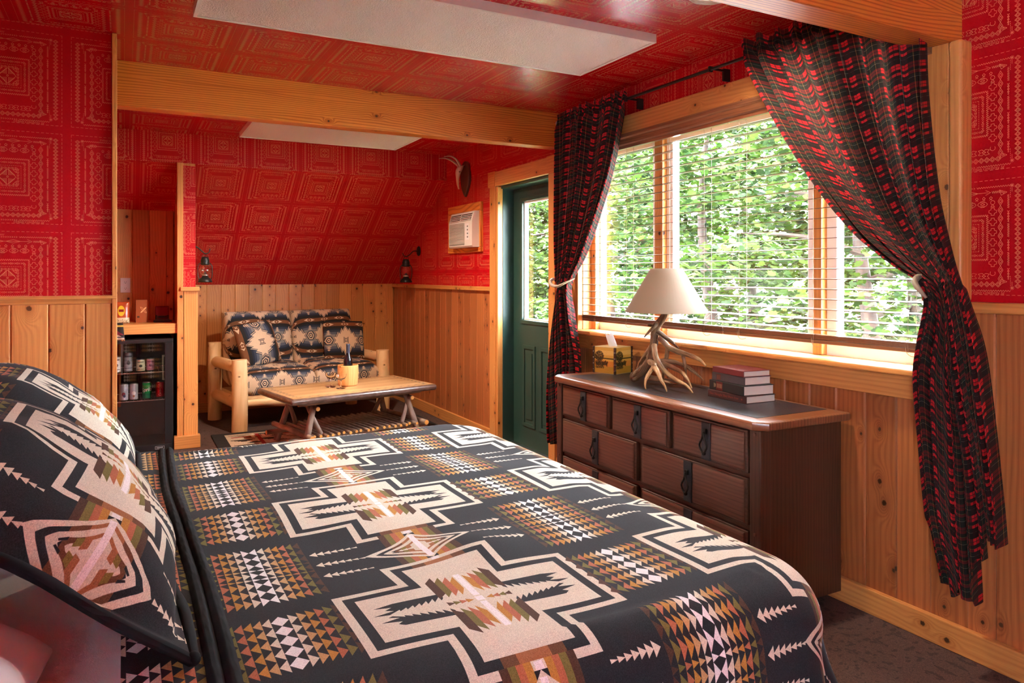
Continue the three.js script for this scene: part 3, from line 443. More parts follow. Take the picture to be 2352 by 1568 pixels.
// blinds: two side by side, slats open
for (const [z0, z1, label, lowTone] of [[-3.972, -2.716, 'left wooden venetian blind, its bottom rail ending behind the antler lamp', 0], [-2.708, -1.632, 'right wooden venetian blind beside the big plaid curtain', 1]]) {
  const t = thing('venetian_blind', label, 'blind');
  const L = z1 - z0, slat = new THREE.BoxGeometry(0.048, 0.0026, L); const tilt = rad(4);
  for (let y = 1.112; y < 2.1; y += 0.0435) { const s = mesh('slat', slat, M.slat, t); s.position.set(2.652, y, (z0 + z1) / 2); s.rotation.z = tilt; }
  mesh('head_rail', bx(2.628, 2.676, 2.105, 2.145, z0, z1, 0.003), M.slatDark, t);
  mesh('bottom_rail', uvm(bx(2.627, 2.677, 1.052, 1.068, z0, z1, 0.004), 'z', 0.35, 0.9), lowTone ? M.slatDark : M.walnut, t);
  for (let k = 0; k < 6; k++) { const s = mesh('stacked_slat', slat, lowTone ? M.slatDark : M.slat, t); s.position.set(2.652, 1.071 + k * 0.0034, (z0 + z1) / 2); }
  const n = L > 1.2 ? [0.12, 0.38, 0.64, 0.9] : [0.1, 0.5, 0.9];
  for (const q of n) { const z = z0 + q * L; for (const dx of [-0.0255, 0.0255]) mesh('ladder_cord', bx(2.652 + dx - 0.0007, 2.652 + dx + 0.0007, 1.05, 2.11, z - 0.0007, z + 0.0007), M.cord, t); mesh('cord_loop', taper([[2.625, 1.075, z - 0.01], [2.62, 1.05, z], [2.622, 1.038, z + 0.02], [2.625, 1.045, z + 0.045]], [0.0012, 0.0012], 5, 8), M.cord, t); }
}
{ // moulded valance
  const s = new THREE.Shape([[0, 0], [0.012, 0], [0.016, 0.016], [0.03, 0.022], [0.033, 0.05], [0.044, 0.058], [0.044, 0.078], [0, 0.078]].map(([a, b]) => new THREE.Vector2(a, b)));
  const g = new THREE.ExtrudeGeometry(s, { depth: 2.36, bevelEnabled: false }); g.rotateY(Math.PI); g.translate(2.622, 2.094, -1.62);
  tag(mesh('blind_valance', uvm(toCreasedNormals(g, 0.5), 'z', 0.35, 0.9), M.top), 'moulded brown wooden valance along the top of the blinds', 'valance');
}
// ================================================================ the door
{
  const d = structure('door_1');
  const cb = (n, x0, x1, y0, y1, z0, z1, along, tone) => mesh(n, CED(bx(x0, x1, y0, y1, z0, z1, 0.004), along), M.cedar[tone], d);
  cb('side_casing', 2.604, 2.64, 0, 2.053, -5.285, -5.178, 'y', 0); cb('side_casing', 2.604, 2.64, 0, 2.053, -4.362, -4.276, 'y', 0);
  cb('head_casing', 2.604, 2.64, 2.053, 2.166, -5.19, -4.375, 'z', 0); cb('corner_block', 2.598, 2.64, 2.05, 2.172, -5.305, -5.19, 'z', 5); cb('corner_block', 2.598, 2.64, 2.05, 2.172, -4.375, -4.262, 'z', 5);
  cb('casing_lip', 2.61, 2.655, 0, 2.045, -5.178, -5.15, 'y', 2);
  mesh('jamb', bx(2.655, 2.81, 0, 2.05, -5.178, -5.148, 0.003), M.green, d); mesh('jamb', bx(2.64, 2.81, 0, 2.05, -4.372, -4.35, 0.003), M.green, d); mesh('head_jamb', bx(2.64, 2.81, 2.03, 2.055, -5.15, -4.37, 0.003), M.green, d); mesh('threshold', bx(2.64, 2.81, 0, 0.02, -5.15, -4.37, 0.003), M.steel, d);
  const X0 = 2.752, X1 = 2.792, z0 = -5.146, z1 = -4.374;
  const slab = mesh('door_leaf', join([bx(X0, X1, 0.022, 0.985, z0, z1), bx(X0, X1, 1.93, 2.028, z0, z1), bx(X0, X1, 0.985, 1.93, z0, -4.995), bx(X0, X1, 0.985, 1.93, -4.525, z1)]), M.green, d);
  for (const [a, b] of [[-4.985, -4.8], [-4.72, -4.535]]) { const s = new THREE.Shape([[a, 0.18], [b, 0.18], [b, 0.8], [a, 0.8]].map(([x, y]) => new THREE.Vector2(x, y))); s.holes.push(new THREE.Path([[a + 0.02, 0.2], [a + 0.02, 0.78], [b - 0.02, 0.78], [b - 0.02, 0.2]].map(([x, y]) => new THREE.Vector2(x, y)))); const g = new THREE.ExtrudeGeometry(s, { depth: 0.004, bevelEnabled: true, bevelSize: 0.005, bevelThickness: 0.005, bevelSegments: 2 }); g.rotateY(-Math.PI / 2); g.translate(X0, 0, 0); mesh('raised_panel', join([g, bx(X0 - 0.006, X0, 0.235, 0.745, a + 0.045, b - 0.045, 0.0025)]), M.green, slab); }
  mesh('glazing_bead', join([bx(X0 - 0.012, X1 + 0.01, 0.97, 0.998, -5.015, -4.505, 0.004), bx(X0 - 0.012, X1 + 0.01, 1.918, 1.945, -5.015, -4.505, 0.004), bx(X0 - 0.012, X1 + 0.01, 0.998, 1.918, -5.015, -4.988, 0.004), bx(X0 - 0.012, X1 + 0.01, 0.998, 1.918, -4.532, -4.505, 0.004)]), M.green, slab);
  mesh('inner_frame', join([bx(X0 + 0.008, X1 - 0.006, 0.998, 1.012, -4.988, -4.532), bx(X0 + 0.008, X1 - 0.006, 1.904, 1.918, -4.988, -4.532), bx(X0 + 0.008, X1 - 0.006, 1.012, 1.904, -4.988, -4.974), bx(X0 + 0.008, X1 - 0.006, 1.012, 1.904, -4.546, -4.532)]), M.vinyl, slab);
  mesh('pane', bx(2.772, 2.775, 1.0, 1.916, -4.985, -4.535), M.pane, slab);
  mesh('door_knob', at(lathe([[0.0001, 0], [0.028, 0], [0.028, 0.006], [0.011, 0.01], [0.011, 0.03], [0.026, 0.045], [0.024, 0.062], [0.0001, 0.066]], 20), X0, 0.95, -4.44, 0, 0, Math.PI / 2), M.iron, slab);
}
// ================================================================ outside
structure('ground_outside', uvm(bx(2.9, 60, -2.6, -2.4, -45, 40), 'z', 2, 2), mat({ color: lin(0.16, 0.2, 0.07), roughness: 1 }));
{
  const leafTints = [[0.07, 0.2, 0.02], [0.13, 0.31, 0.03], [0.22, 0.42, 0.05], [0.04, 0.12, 0.02], [0.32, 0.5, 0.1]].map((c) => c.map((x) => x * 0.165));
  const leafMat = mat({ color: 0xffffff, roughness: 0.8, specularIntensity: 0.15, transmission: 0.4, thickness: 0, side: THREE.DoubleSide });
  const L = new THREE.Shape([[0, -0.5], [0.3, -0.42], [0.5, -0.1], [0.28, 0.05], [0.34, 0.3], [0.1, 0.28], [0, 0.55], [-0.1, 0.28], [-0.34, 0.3], [-0.28, 0.05], [-0.5, -0.1], [-0.3, -0.42]].map(([x, y]) => new THREE.Vector2(x, y)));
  const leaf = new THREE.ShapeGeometry(L);
  const barkMat = mat({ map: T.bark, color: lin(0.09, 0.075, 0.06), roughness: 0.9 });
  function tree(x, z, h, r, n, leafSize, tintBias, label, low = 0.1) {
    const t = thing('leafy_tree', label, 'tree', [x, -2.4, z], 0, 'trees outside the window');
    mesh('trunk', taper([[0, 0, 0], [0.1, h * 0.35, 0.1], [0, h * 0.7, -0.1], [0.1, h * 0.96, 0]], [0.17, 0.13, 0.08, 0.03], 8, 12), barkMat, t);
    for (let k = 0; k < 9; k++) { const y = h * rr(0.2, 0.85), a = rr(0, 6.28), q = r * rr(0.5, 0.85); mesh('branch', taper([[0, y, 0], [Math.cos(a) * q * 0.5, y + 0.25, Math.sin(a) * q * 0.5], [Math.cos(a) * q, y + 0.3, Math.sin(a) * q]], [0.05, 0.03, 0.012], 5, 6), barkMat, t); }
    const f = new THREE.InstancedMesh(leaf, leafMat, n); f.name = 'foliage'; f.userData.kind = 'stuff'; shade(f); t.add(f);
    const m = new THREE.Matrix4(), q = new THREE.Quaternion(), c = new THREE.Color(), sprays = [];
    for (let k = 0; k < n / 38; k++) { const y = rr(low, 1), w = Math.sqrt(Math.max(0.05, 1 - Math.pow(Math.abs(y - 0.45) / 0.58, 2.2))), a = rr(0, 6.283), d = Math.pow(rnd(), 0.45) * w; sprays.push([Math.cos(a) * d * r, y * h, Math.sin(a) * d * r, rr(0.35, 0.75), a]); }
    for (let i = 0; i < n; i++) {
      const s = sprays[i % sprays.length], a = rr(0, 6.283), d = Math.sqrt(rnd()) * s[3], drop = -0.25 * d * d + rr(-0.07, 0.07);
      const p = V(s[0] + Math.cos(a) * d, s[1] + drop, s[2] + Math.sin(a) * d);
      q.setFromEuler(new THREE.Euler(-Math.PI / 2 + rr(-0.75, 0.75), rr(-0.6, 0.6), rr(0, 6.28)));
      const k = leafSize * rr(0.6, 1.3); m.compose(p, q, V(k, k, k)); f.setMatrixAt(i, m);
      const tt = leafTints[clamp(Math.floor(rr(0, 3.4) + tintBias), 0, 4)], b = rr(0.8, 1.25); f.setColorAt(i, c.setRGB(tt[0] * b, tt[1] * b, tt[2] * b));
    }
    return t;
  }
  const where = [[8.6, -6.3, 6.5, 2.3, 'broad tree with light green layered leaves behind the right half of the window', 0], [8.9, -9.6, 6.9, 2.4, 'leafy tree seen through the middle pane behind the antler lamp', 0], [9.2, -13.0, 6.8, 2.4, 'leafy tree seen through the narrow left window pane', 0], [8.4, -2.6, 6.0, 2.3, 'leafy tree outside hidden behind the big plaid curtain', 0], [8.0, -15.6, 6.2, 1.9, 'pale leafy tree filling the glass of the green door', 0], [13.0, -8.6, 7.8, 2.8, 'darker tree standing further back at the right of the window', 1], [13.2, -12.8, 8.0, 2.8, 'darker tree standing further back in the middle of the window', 1], [13.4, -17.2, 8.0, 2.8, 'darker tree standing further back at the left of the window', 1], [12.6, -22.5, 8.0, 2.9, 'darker tree far back behind the door glass', 1]];
  where.forEach(([x, z, h, r, label, back], i) => tree(x, z, h, r, back ? 10000 : 14000, back ? 0.16 : 0.12, [1.2, 0.9, 1.5, 1.2, 1.7, -0.5, -0.4, -0.3, 0][i], label));
}
// ================================================================ curtains
const along = (P, y) => { for (let i = 0; i < P.length - 1; i++) { const [y0, z0] = P[i], [y1, z1] = P[i + 1]; if (y <= y0 && y >= y1) { const t = (y0 - y) / (y0 - y1), p = P[i - 1] ?? [y0 + (y0 - y1), z0], n = P[i + 2] ?? [y1 - (y0 - y1), z1]; const m0 = (z1 - p[1]) / (p[0] - y1) * (y0 - y1), m1 = (n[1] - z0) / (y0 - n[0]) * (y0 - y1), t2 = t * t, t3 = t2 * t; return (2 * t3 - 3 * t2 + 1) * z0 + (t3 - 2 * t2 + t) * m0 + (-2 * t3 + 3 * t2) * z1 + (t3 - t2) * m1; } } return y > P[0][0] ? P[0][1] : P[P.length - 1][1]; };
function curtain(o) {
  const NU = 150, NV = 120, cols = [];
  for (let i = 0; i <= NU; i++) {
    const u = i / NU, hem = o.hem(u), col = []; let len = 0, prev = null;
    for (let j = 0; j <= NV; j++) {
      const q = j / NV, y = q < 0.05 ? mix(o.top + 0.012 * Math.sin(u * 61) , o.rod, q / 0.05) : mix(o.rod, hem, (q - 0.05) / 0.95);
      const zi = along(o.inner, y), zo = along(o.outer, y), tie = Math.exp(-Math.pow((y - o.tie) / 0.16, 2)), rod = Math.exp(-Math.pow((y - o.rod) / 0.03, 2));
      const ph = u * Math.PI * 2 * o.folds + o.drift * (2.35 - y) + 0.9 * Math.sin(u * 7 + 1);
      const amp = o.amp * (1 - 0.45 * tie) * (1 - 0.72 * rod) * (0.62 + 0.38 * Math.sin(u * 13.7 + 0.6)) * (y > o.rod ? 0.6 : 1);
      const w = Math.sin(ph), x = o.x - amp * (w + 0.25 * Math.sin(2 * ph + 0.7)) + (y < o.tie ? 0.018 * Math.sin(u * 9 + y * 4) : 0) + (rod * 0.012 * Math.sin(u * 170));
      const uu = u + 0.34 / (o.folds * 6.28) * Math.cos(ph) * (1 - tie * 0.5);
      const p = [x, y + 0.006 * Math.sin(ph * 2) * rod, mix(zi, zo, uu)];
      if (prev) len += Math.hypot((p[0] - prev[0]) * 0.3, p[1] - prev[1], p[2] - prev[2]);
      prev = p; col.push([...p, u * o.width / 0.075, -len / 0.075]);
    }
    cols.push(col);
  }
  return sheet(NU, NV, (a, b) => { const c = cols[Math.round((o.flip ? 1 - a : a) * NU)][Math.round((1 - b) * NV)]; return c; }, 0.003);
}
const gR = curtain({ top: 2.405, rod: 2.345, tie: 1.31, x: 2.488, amp: 0.042, folds: 9, drift: 0.5, width: 1.0, flip: false, hem: (u) => u < 0.08 ? mix(0.5, 0.3, u / 0.08) : u < 0.56 ? 0.275 + 0.02 * Math.sin(u * 20) : u < 0.6 ? mix(0.28, 0.4, (u - 0.56) / 0.04) : u < 0.68 ? 0.405 : u < 0.71 ? mix(0.405, 0.47, (u - 0.68) / 0.03) : 0.478,
  inner: [[2.42, -2.44], [2.334, -2.426], [2.088, -2.286], [1.778, -2.079], [1.515, -1.857], [1.38, -1.69], [1.318, -1.59], [1.25, -1.565], [1.119, -1.583], [0.995, -1.6], [0.782, -1.593], [0.511, -1.577], [0.24, -1.53]],
  outer: [[2.42, -1.6], [2.3, -1.588], [1.972, -1.577], [1.619, -1.544], [1.452, -1.506], [1.261, -1.452], [1.105, -1.403], [0.896, -1.364], [0.692, -1.335], [0.488, -1.318], [0.24, -1.31]] });
tag(mesh('plaid_curtain', gR, M.plaid), 'large red and black plaid curtain tied back at the right of the window', 'curtain', 'plaid curtains');
const gL = curtain({ top: 2.395, rod: 2.345, tie: 1.3, x: 2.5, amp: 0.034, folds: 8, drift: -0.4, width: 0.98, flip: true, hem: () => 0.23,
  outer: [[2.42, -4.05], [2.348, -4.05], [1.862, -4.066], [1.322, -4.082], [0.861, -4.137], [0.2, -4.171]],
  inner: [[2.42, -3.32], [2.35, -3.323], [1.979, -3.448], [1.738, -3.578], [1.458, -3.764], [1.295, -3.903], [1.104, -3.873], [0.89, -3.813], [0.727, -3.8], [0.2, -3.79]] });
tag(mesh('plaid_curtain', gL, M.plaid), 'narrow red and black plaid curtain tied back between green door and window', 'curtain', 'plaid curtains');
{
  const r = thing('curtain_rod', 'thin dark metal curtain rod above the window', 'curtain rod');
  mesh('rod', taper([[2.518, 2.345, -4.075], [2.518, 2.345, -2.8], [2.518, 2.345, -1.55]], [0.008, 0.008], 10, 4), M.iron, r);
  mesh('finial', at(lathe([[0.0001, -0.02], [0.012, -0.015], [0.016, 0], [0.012, 0.015], [0.0001, 0.02]], 14), 2.518, 2.345, -4.09, Math.PI / 2), M.steel, r);
  for (const z of [-3.36, -2.68]) { mesh('bracket', join([bx(2.6, 2.642, 2.3, 2.36, z - 0.007, z + 0.007, 0.002), bx(2.51, 2.625, 2.345, 2.355, z - 0.005, z + 0.005, 0.002), bx(2.506, 2.53, 2.333, 2.36, z - 0.006, z + 0.006, 0.003)]), M.iron, r); }
}
tag(mesh('curtain_tieback', taper([[2.575, 1.33, -4.1], [2.47, 1.315, -4.095], [2.43, 1.285, -4.03], [2.425, 1.275, -3.95], [2.45, 1.3, -3.885], [2.5, 1.325, -3.86]], [0.005, 0.009, 0.012, 0.01, 0.007, 0.003], 9, 22, 0.2), M.bone), 'bone coloured antler tieback round the narrow curtain by the door', 'tieback');
tag(mesh('curtain_tieback', taper([[2.56, 1.345, -1.6], [2.47, 1.338, -1.6], [2.432, 1.318, -1.585], [2.422, 1.29, -1.558], [2.425, 1.268, -1.54]], [0.006, 0.009, 0.0115, 0.01, 0.005], 9, 18, 0.25), mat({ color: lin(0.3, 0.26, 0.2), roughness: 0.55 })), 'short antler tieback on the large curtain at the right', 'tieback');

// ================================================================ dresser
const TOP = 0.787;
{
  const d = thing('dresser', 'dark walnut dresser with iron ring pulls standing under the window', 'dresser');
  const wal = (g, al, ou = rr(0, 2), ov = rr(0, 2)) => uvm(g, al, 0.35, 0.9, ou, ov);
  // top: canted ends, leather inlay
  const s = new THREE.Shape([[2.122, -3.47], [2.122, -2.03], [2.16, -1.99], [2.61, -1.99], [2.61, -3.51], [2.16, -3.51]].map(([x, z]) => new THREE.Vector2(x, z)));
  const g = new THREE.ExtrudeGeometry(s, { depth: 0.022, bevelEnabled: true, bevelSize: 0.008, bevelThickness: 0.006, bevelSegments: 3 }); g.rotateX(Math.PI / 2); g.translate(0, TOP - 0.007, 0);
  const tp = mesh('top', wal(toCreasedNormals(g, 0.6), 'z', 0.1, 0.2), M.top, d);
  mesh('leather_inlay', uvm(bx(2.185, 2.585, TOP - 0.004, TOP, -3.43, -2.07), 'z', 0.25, 0.25), M.leather, tp);
  const y1 = TOP - 0.035, F = 2.142;
  mesh('carcass', wal(join([bx(F + 0.02, 2.6, 0.05, y1, -3.47, -3.44), bx(F + 0.03, 2.6, 0.05, y1, -2.04, -2.012), bx(2.585, 2.6, 0.05, y1, -3.45, -2.03), bx(F + 0.03, 2.59, 0.05, 0.08, -3.45, -2.03)]), 'y'), M.walnutDark, d);
  for (const [z0, z1] of [[-3.485, -3.435], [-2.062, -2.005]]) mesh('corner_post', wal(bx(F - 0.006, F + 0.05, 0, y1, z0, z1, 0.006), 'y'), M.walnutDark, d);
  for (const [z0, z1] of [[-3.485, -3.435], [-2.062, -2.005]]) for (const yy of [0.735, 0.35]) mesh('peg', at(cyl(0.007, 0.006, 0.004, 12), F - 0.006, yy, (z0 + z1) / 2, 0, 0, Math.PI / 2), M.walnut, d);
  for (const y of [0.745, 0.565, 0.36, 0.14]) mesh('rail', wal(bx(F + 0.012, F + 0.04, y - 0.012, y + 0.012, -3.437, -2.06), 'z'), M.walnutDark, d);
  mesh('front_frame', wal(join([bx(F + 0.014, F + 0.04, 0.56, 0.75, -2.985, -2.968), bx(F + 0.014, F + 0.04, 0.56, 0.75, -2.53, -2.515), bx(F + 0.014, F + 0.04, 0.08, 0.57, -2.765, -2.737), bx(F + 0.05, F + 0.06, 0.06, 0.745, -3.44, -2.05)]), 'y'), M.walnutDark, d);
  const drawers = [[-3.43, -2.985, 0.575, 0.742], [-2.968, -2.53, 0.575, 0.742], [-2.515, -2.068, 0.575, 0.742], [-3.43, -2.765, 0.372, 0.555], [-2.737, -2.068, 0.372, 0.555], [-3.43, -2.765, 0.15, 0.35], [-2.737, -2.068, 0.15, 0.35]];
  for (const [z0, z1, a, b] of drawers) {
    const dr = new THREE.Group(); dr.name = 'drawer'; d.add(dr);
    mesh('drawer_front', wal(bx(F - 0.004, F + 0.018, a, b, z0 + 0.004, z1 - 0.004, 0.004), 'z'), M.walnutDark, dr);
    const s2 = new THREE.Shape([[z0 + 0.03, a + 0.02], [z1 - 0.03, a + 0.02], [z1 - 0.03, b - 0.02], [z0 + 0.03, b - 0.02]].map(([x, y]) => new THREE.Vector2(x, y)));
    const pg = new THREE.ExtrudeGeometry(s2, { depth: 0.002, bevelEnabled: true, bevelSize: 0.012, bevelThickness: 0.007, bevelSegments: 3 }); pg.rotateY(-Math.PI / 2); pg.translate(F - 0.003, 0, 0);
    mesh('raised_panel', wal(toCreasedNormals(pg, 0.5), 'z'), M.walnut, dr);
    const zc = (z0 + z1) / 2, yc = (a + b) / 2;
    mesh('strap', bx(F - 0.016, F - 0.008, a + 0.006, b - 0.006, zc - 0.026, zc + 0.026, 0.002), M.leather, dr);
    mesh('pull', join([bx(F - 0.027, F - 0.012, yc + 0.03, yc + 0.052, zc - 0.009, zc + 0.009, 0.003), taper([[F - 0.028, yc + 0.04, zc], [F - 0.03, yc + 0.012, zc - 0.006], [F - 0.031, yc - 0.018, zc - 0.021], [F - 0.03, yc - 0.042, zc - 0.008], [F - 0.03, yc - 0.048, zc], [F - 0.03, yc - 0.042, zc + 0.008], [F - 0.031, yc - 0.018, zc + 0.021], [F - 0.03, yc + 0.012, zc + 0.006], [F - 0.028, yc + 0.04, zc]], [0.0042, 0.0042], 7, 40), at(new THREE.SphereGeometry(0.009, 10, 8), F - 0.026, yc - 0.05, zc)]), M.iron, dr);
  }
}
// ---------------------------------------------------------------- antler lamp
{
  const L = thing('antler_lamp', 'table lamp of tangled antlers with a cream conical shade on the dresser', 'lamp');
  T.antler = dataTex(256, 512, (x, y) => { const n = fbm(x * 40, y * 5, 3), k = sstep(0.5, 0.75, fbm(x * 22 + 7, y * 3, 2)); return [mix(214, 120, n * 0.8 + k * 0.3), mix(180, 88, n * 0.8 + k * 0.3), mix(140, 56, n * 0.8 + k * 0.3)]; });
  T.antlerDark = dataTex(256, 512, (x, y) => { const n = fbm(x * 40, y * 7, 3); return [mix(64, 176, n), mix(46, 140, n), mix(30, 100, n)]; });
  const pale = mat({ map: T.antler, roughness: 0.4, bumpMap: T.antler, bumpScale: 0.002 }), dark = mat({ map: T.antlerDark, roughness: 0.6, bumpMap: T.antlerDark, bumpScale: 0.003 });
  for (const t of [pale, dark]) { t.map.repeat.set(6, 5); }
  const A = {
    main: [[2.4, 1.2, -2.86], [2.4, 1.152, -2.869], [2.4, 1.119, -2.903], [2.4, 1.085, -2.942], [2.4, 1.048, -2.958], [2.4, 1.011, -2.963], [2.395, 0.975, -2.964], [2.39, 0.938, -2.972], [2.38, 0.901, -2.977], [2.37, 0.866, -3.001], [2.36, 0.838, -3.032], [2.35, 0.814, -3.06]],
    tineTop: [[2.39, 1.105, -2.919], [2.37, 1.082, -2.929], [2.355, 1.059, -2.946], [2.34, 1.03, -2.966]],
    stub: [[2.39, 1.089, -2.954], [2.38, 1.091, -2.984]],
    tineR: [[2.4, 1.062, -2.945], [2.42, 1.04, -2.92], [2.44, 1.015, -2.889], [2.45, 0.98, -2.83]],
    B: [[2.41, 1.026, -2.943], [2.43, 1.008, -2.926], [2.45, 0.979, -2.908], [2.47, 0.96, -2.864], [2.48, 0.947, -2.783], [2.49, 0.93, -2.721], [2.49, 0.906, -2.682]],
    B1: [[2.475, 0.949, -2.833], [2.48, 0.916, -2.825], [2.48, 0.85, -2.81]],
    B2: [[2.45, 0.972, -2.915], [2.45, 0.939, -2.922], [2.45, 0.897, -2.934], [2.45, 0.84, -2.95], [2.45, 0.8, -2.955]],
    C: [[2.385, 0.99, -2.944], [2.36, 0.933, -2.899], [2.345, 0.891, -2.837], [2.34, 0.858, -2.771], [2.34, 0.838, -2.707], [2.34, 0.824, -2.644], [2.34, 0.796, -2.607]],
    D: [[2.38, 0.909, -2.9], [2.4, 0.901, -2.883], [2.42, 0.884, -2.839], [2.43, 0.866, -2.785], [2.43, 0.836, -2.743], [2.43, 0.797, -2.713]],
    E: [[2.38, 0.912, -2.914], [2.44, 0.909, -2.917], [2.48, 0.902, -2.889], [2.5, 0.886, -2.838], [2.51, 0.863, -2.784], [2.52, 0.828, -2.73]],
    F1: [[2.375, 0.903, -2.964], [2.31, 0.896, -2.852], [2.28, 0.87, -2.845], [2.25, 0.836, -2.839], [2.24, 0.81, -2.833], [2.236, 0.793, -2.822]],
    F2: [[2.31, 0.896, -2.852], [2.28, 0.875, -2.785], [2.27, 0.842, -2.746], [2.27, 0.816, -2.72], [2.27, 0.794, -2.708]],
    G: [[2.39, 0.983, -2.968], [2.42, 0.933, -3.049], [2.43, 0.885, -3.107], [2.42, 0.845, -3.124], [2.4, 0.806, -3.114]],
    H: [[2.38, 0.819, -3.013], [2.42, 0.809, -2.977], [2.45, 0.802, -2.95], [2.45, 0.798, -2.881], [2.45, 0.805, -2.815]],
  };
  mesh('antler_beam', join([taper(A.main, [0.013, 0.017, 0.019, 0.022, 0.021, 0.02, 0.021, 0.024, 0.026, 0.024], 10, 44, 0.35), taper(A.stub, [0.01, 0.008], 7, 4), at(new THREE.IcosahedronGeometry(0.029, 2), 2.349, 0.816, -3.064, 0, 0, 0, V(0.75, 0.95, 0.75))]), dark, L);
  const rads = { tineTop: [0.013, 0.003], tineR: [0.014, 0.011, 0.003], B: [0.014, 0.015, 0.013, 0.011, 0.004], B1: [0.01, 0.009, 0.003], B2: [0.012, 0.01, 0.008], C: [0.015, 0.014, 0.012, 0.01, 0.004], D: [0.013, 0.012, 0.01, 0.003], E: [0.012, 0.011, 0.01, 0.003], F1: [0.016, 0.015, 0.012, 0.009, 0.003], F2: [0.014, 0.012, 0.009, 0.003], G: [0.014, 0.013, 0.01, 0.004], H: [0.012, 0.01, 0.008, 0.003] };
  for (const k of Object.keys(rads)) mesh('tine', taper(A[k], rads[k], 9, 20, 0.15), ['tineTop', 'tineR'].includes(k) ? dark : pale, L);
  const sh = mesh('lamp_shade', lathe([[0.0775, 0.217], [0.0795, 0.218], [0.0805, 0.214], [0.2035, 0.004], [0.2065, 0.001], [0.2055, 0], [0.203, 0.002], [0.079, 0.213]], 64), mat({ color: lin(0.27, 0.2, 0.15), roughness: 0.85, transmission: 0.2, thickness: 0 }), L); sh.position.set(2.395, 1.161, -2.86);
  mesh('socket', cyl(0.016, 0.018, 0.09, 14, 2.397, 1.19, -2.86), M.iron, L);
}
// ---------------------------------------------------------------- tissue box
{
  const t = thing('tissue_box', 'square tissue box with painted pond landscape and dark studded corner strips', 'tissue box', [2.486, TOP, -3.44], rad(16));
  T.scene = canvasTex(512, 512, (g, S) => { g.fillStyle = '#caa24a'; g.fillRect(0, 0, S, S); g.fillStyle = '#d9b868'; g.fillRect(0, 60, S, 90); g.fillStyle = '#c9893a'; g.fillRect(0, 270, S, 110); g.fillStyle = '#a8842f'; g.fillRect(0, 380, S, 132); g.fillStyle = '#4a4424'; g.fillRect(0, 205, S, 26); const s0 = seedState; seedState = 77; g.fillStyle = '#1d2110'; for (let i = 0; i < 900; i++) { const a = rr(0, 6.3), r = Math.sqrt(rnd()) * 110; g.fillRect(130 + Math.cos(a) * r, 170 + Math.sin(a) * r * 0.95, rr(5, 14), rr(4, 11)); } for (let i = 0; i < 500; i++) g.fillRect(rr(30, 330), 255 + rr(0, 60) + rr(0, 60), rr(8, 30), rr(3, 8)); for (let i = 0; i < 260; i++) g.fillRect(40 + rr(0, 200), rr(330, 420), rr(6, 22), rr(3, 9)); g.fillStyle = '#161a0c'; g.fillRect(120, 230, 16, 90); seedState = s0; }, { grain: 0.18 });
  const front = mat({ map: T.scene, roughness: 0.35 }), tan = mat({ color: lin(0.55, 0.42, 0.2), roughness: 0.4 });
  const s = 0.152, h = 0.15, box = (x0, x1, y0, y1, z0, z1) => bx(x0, x1, y0, y1, z0, z1);
  const faces = []; for (const r of [0, 1, 2, 3]) { const p = new THREE.PlaneGeometry(s - 0.002, h - 0.006).translate(0, h / 2, s / 2 + 0.0008); p.rotateY(r * Math.PI / 2); faces.push(p); }
  mesh('body', box(-s / 2, s / 2, 0, h, -s / 2, s / 2), tan, t); mesh('painting', join(faces), front, t);
  const studs = [], strips = []; for (const [a, b] of [[1, 1], [1, -1], [-1, 1], [-1, -1]]) { strips.push(bx(a * s / 2 - 0.006, a * s / 2 + 0.006, 0, h + 0.001, b * s / 2 - 0.006, b * s / 2 + 0.006, 0.002)); for (let k = 0; k < 4; k++) studs.push(at(new THREE.SphereGeometry(0.0028, 8, 6), a * (s / 2 + 0.006), 0.02 + k * 0.034, b * s / 2), at(new THREE.SphereGeometry(0.0028, 8, 6), a * s / 2, 0.02 + k * 0.034, b * (s / 2 + 0.006))); }
  for (const q of strips) mesh('corner_strip', q, mat({ color: lin(0.045, 0.022, 0.014), roughness: 0.5 }), t); mesh('studs', join(studs), M.steel, t);
  mesh('tissue', sheet(16, 14, (u, v) => { const a = (u - 0.5) * 5.2, r = mix(0.03, 0.022, v) * (1 + 0.25 * Math.sin(a * 3 + v * 2)); return [Math.sin(a) * r * 0.6 - v * 0.012, h - 0.005 + v * 0.078 * (1 + 0.14 * Math.sin(a * 2 + 1)), Math.cos(a) * r * 0.9 - v * 0.02]; }, 0.0008), M.linen, t);
}
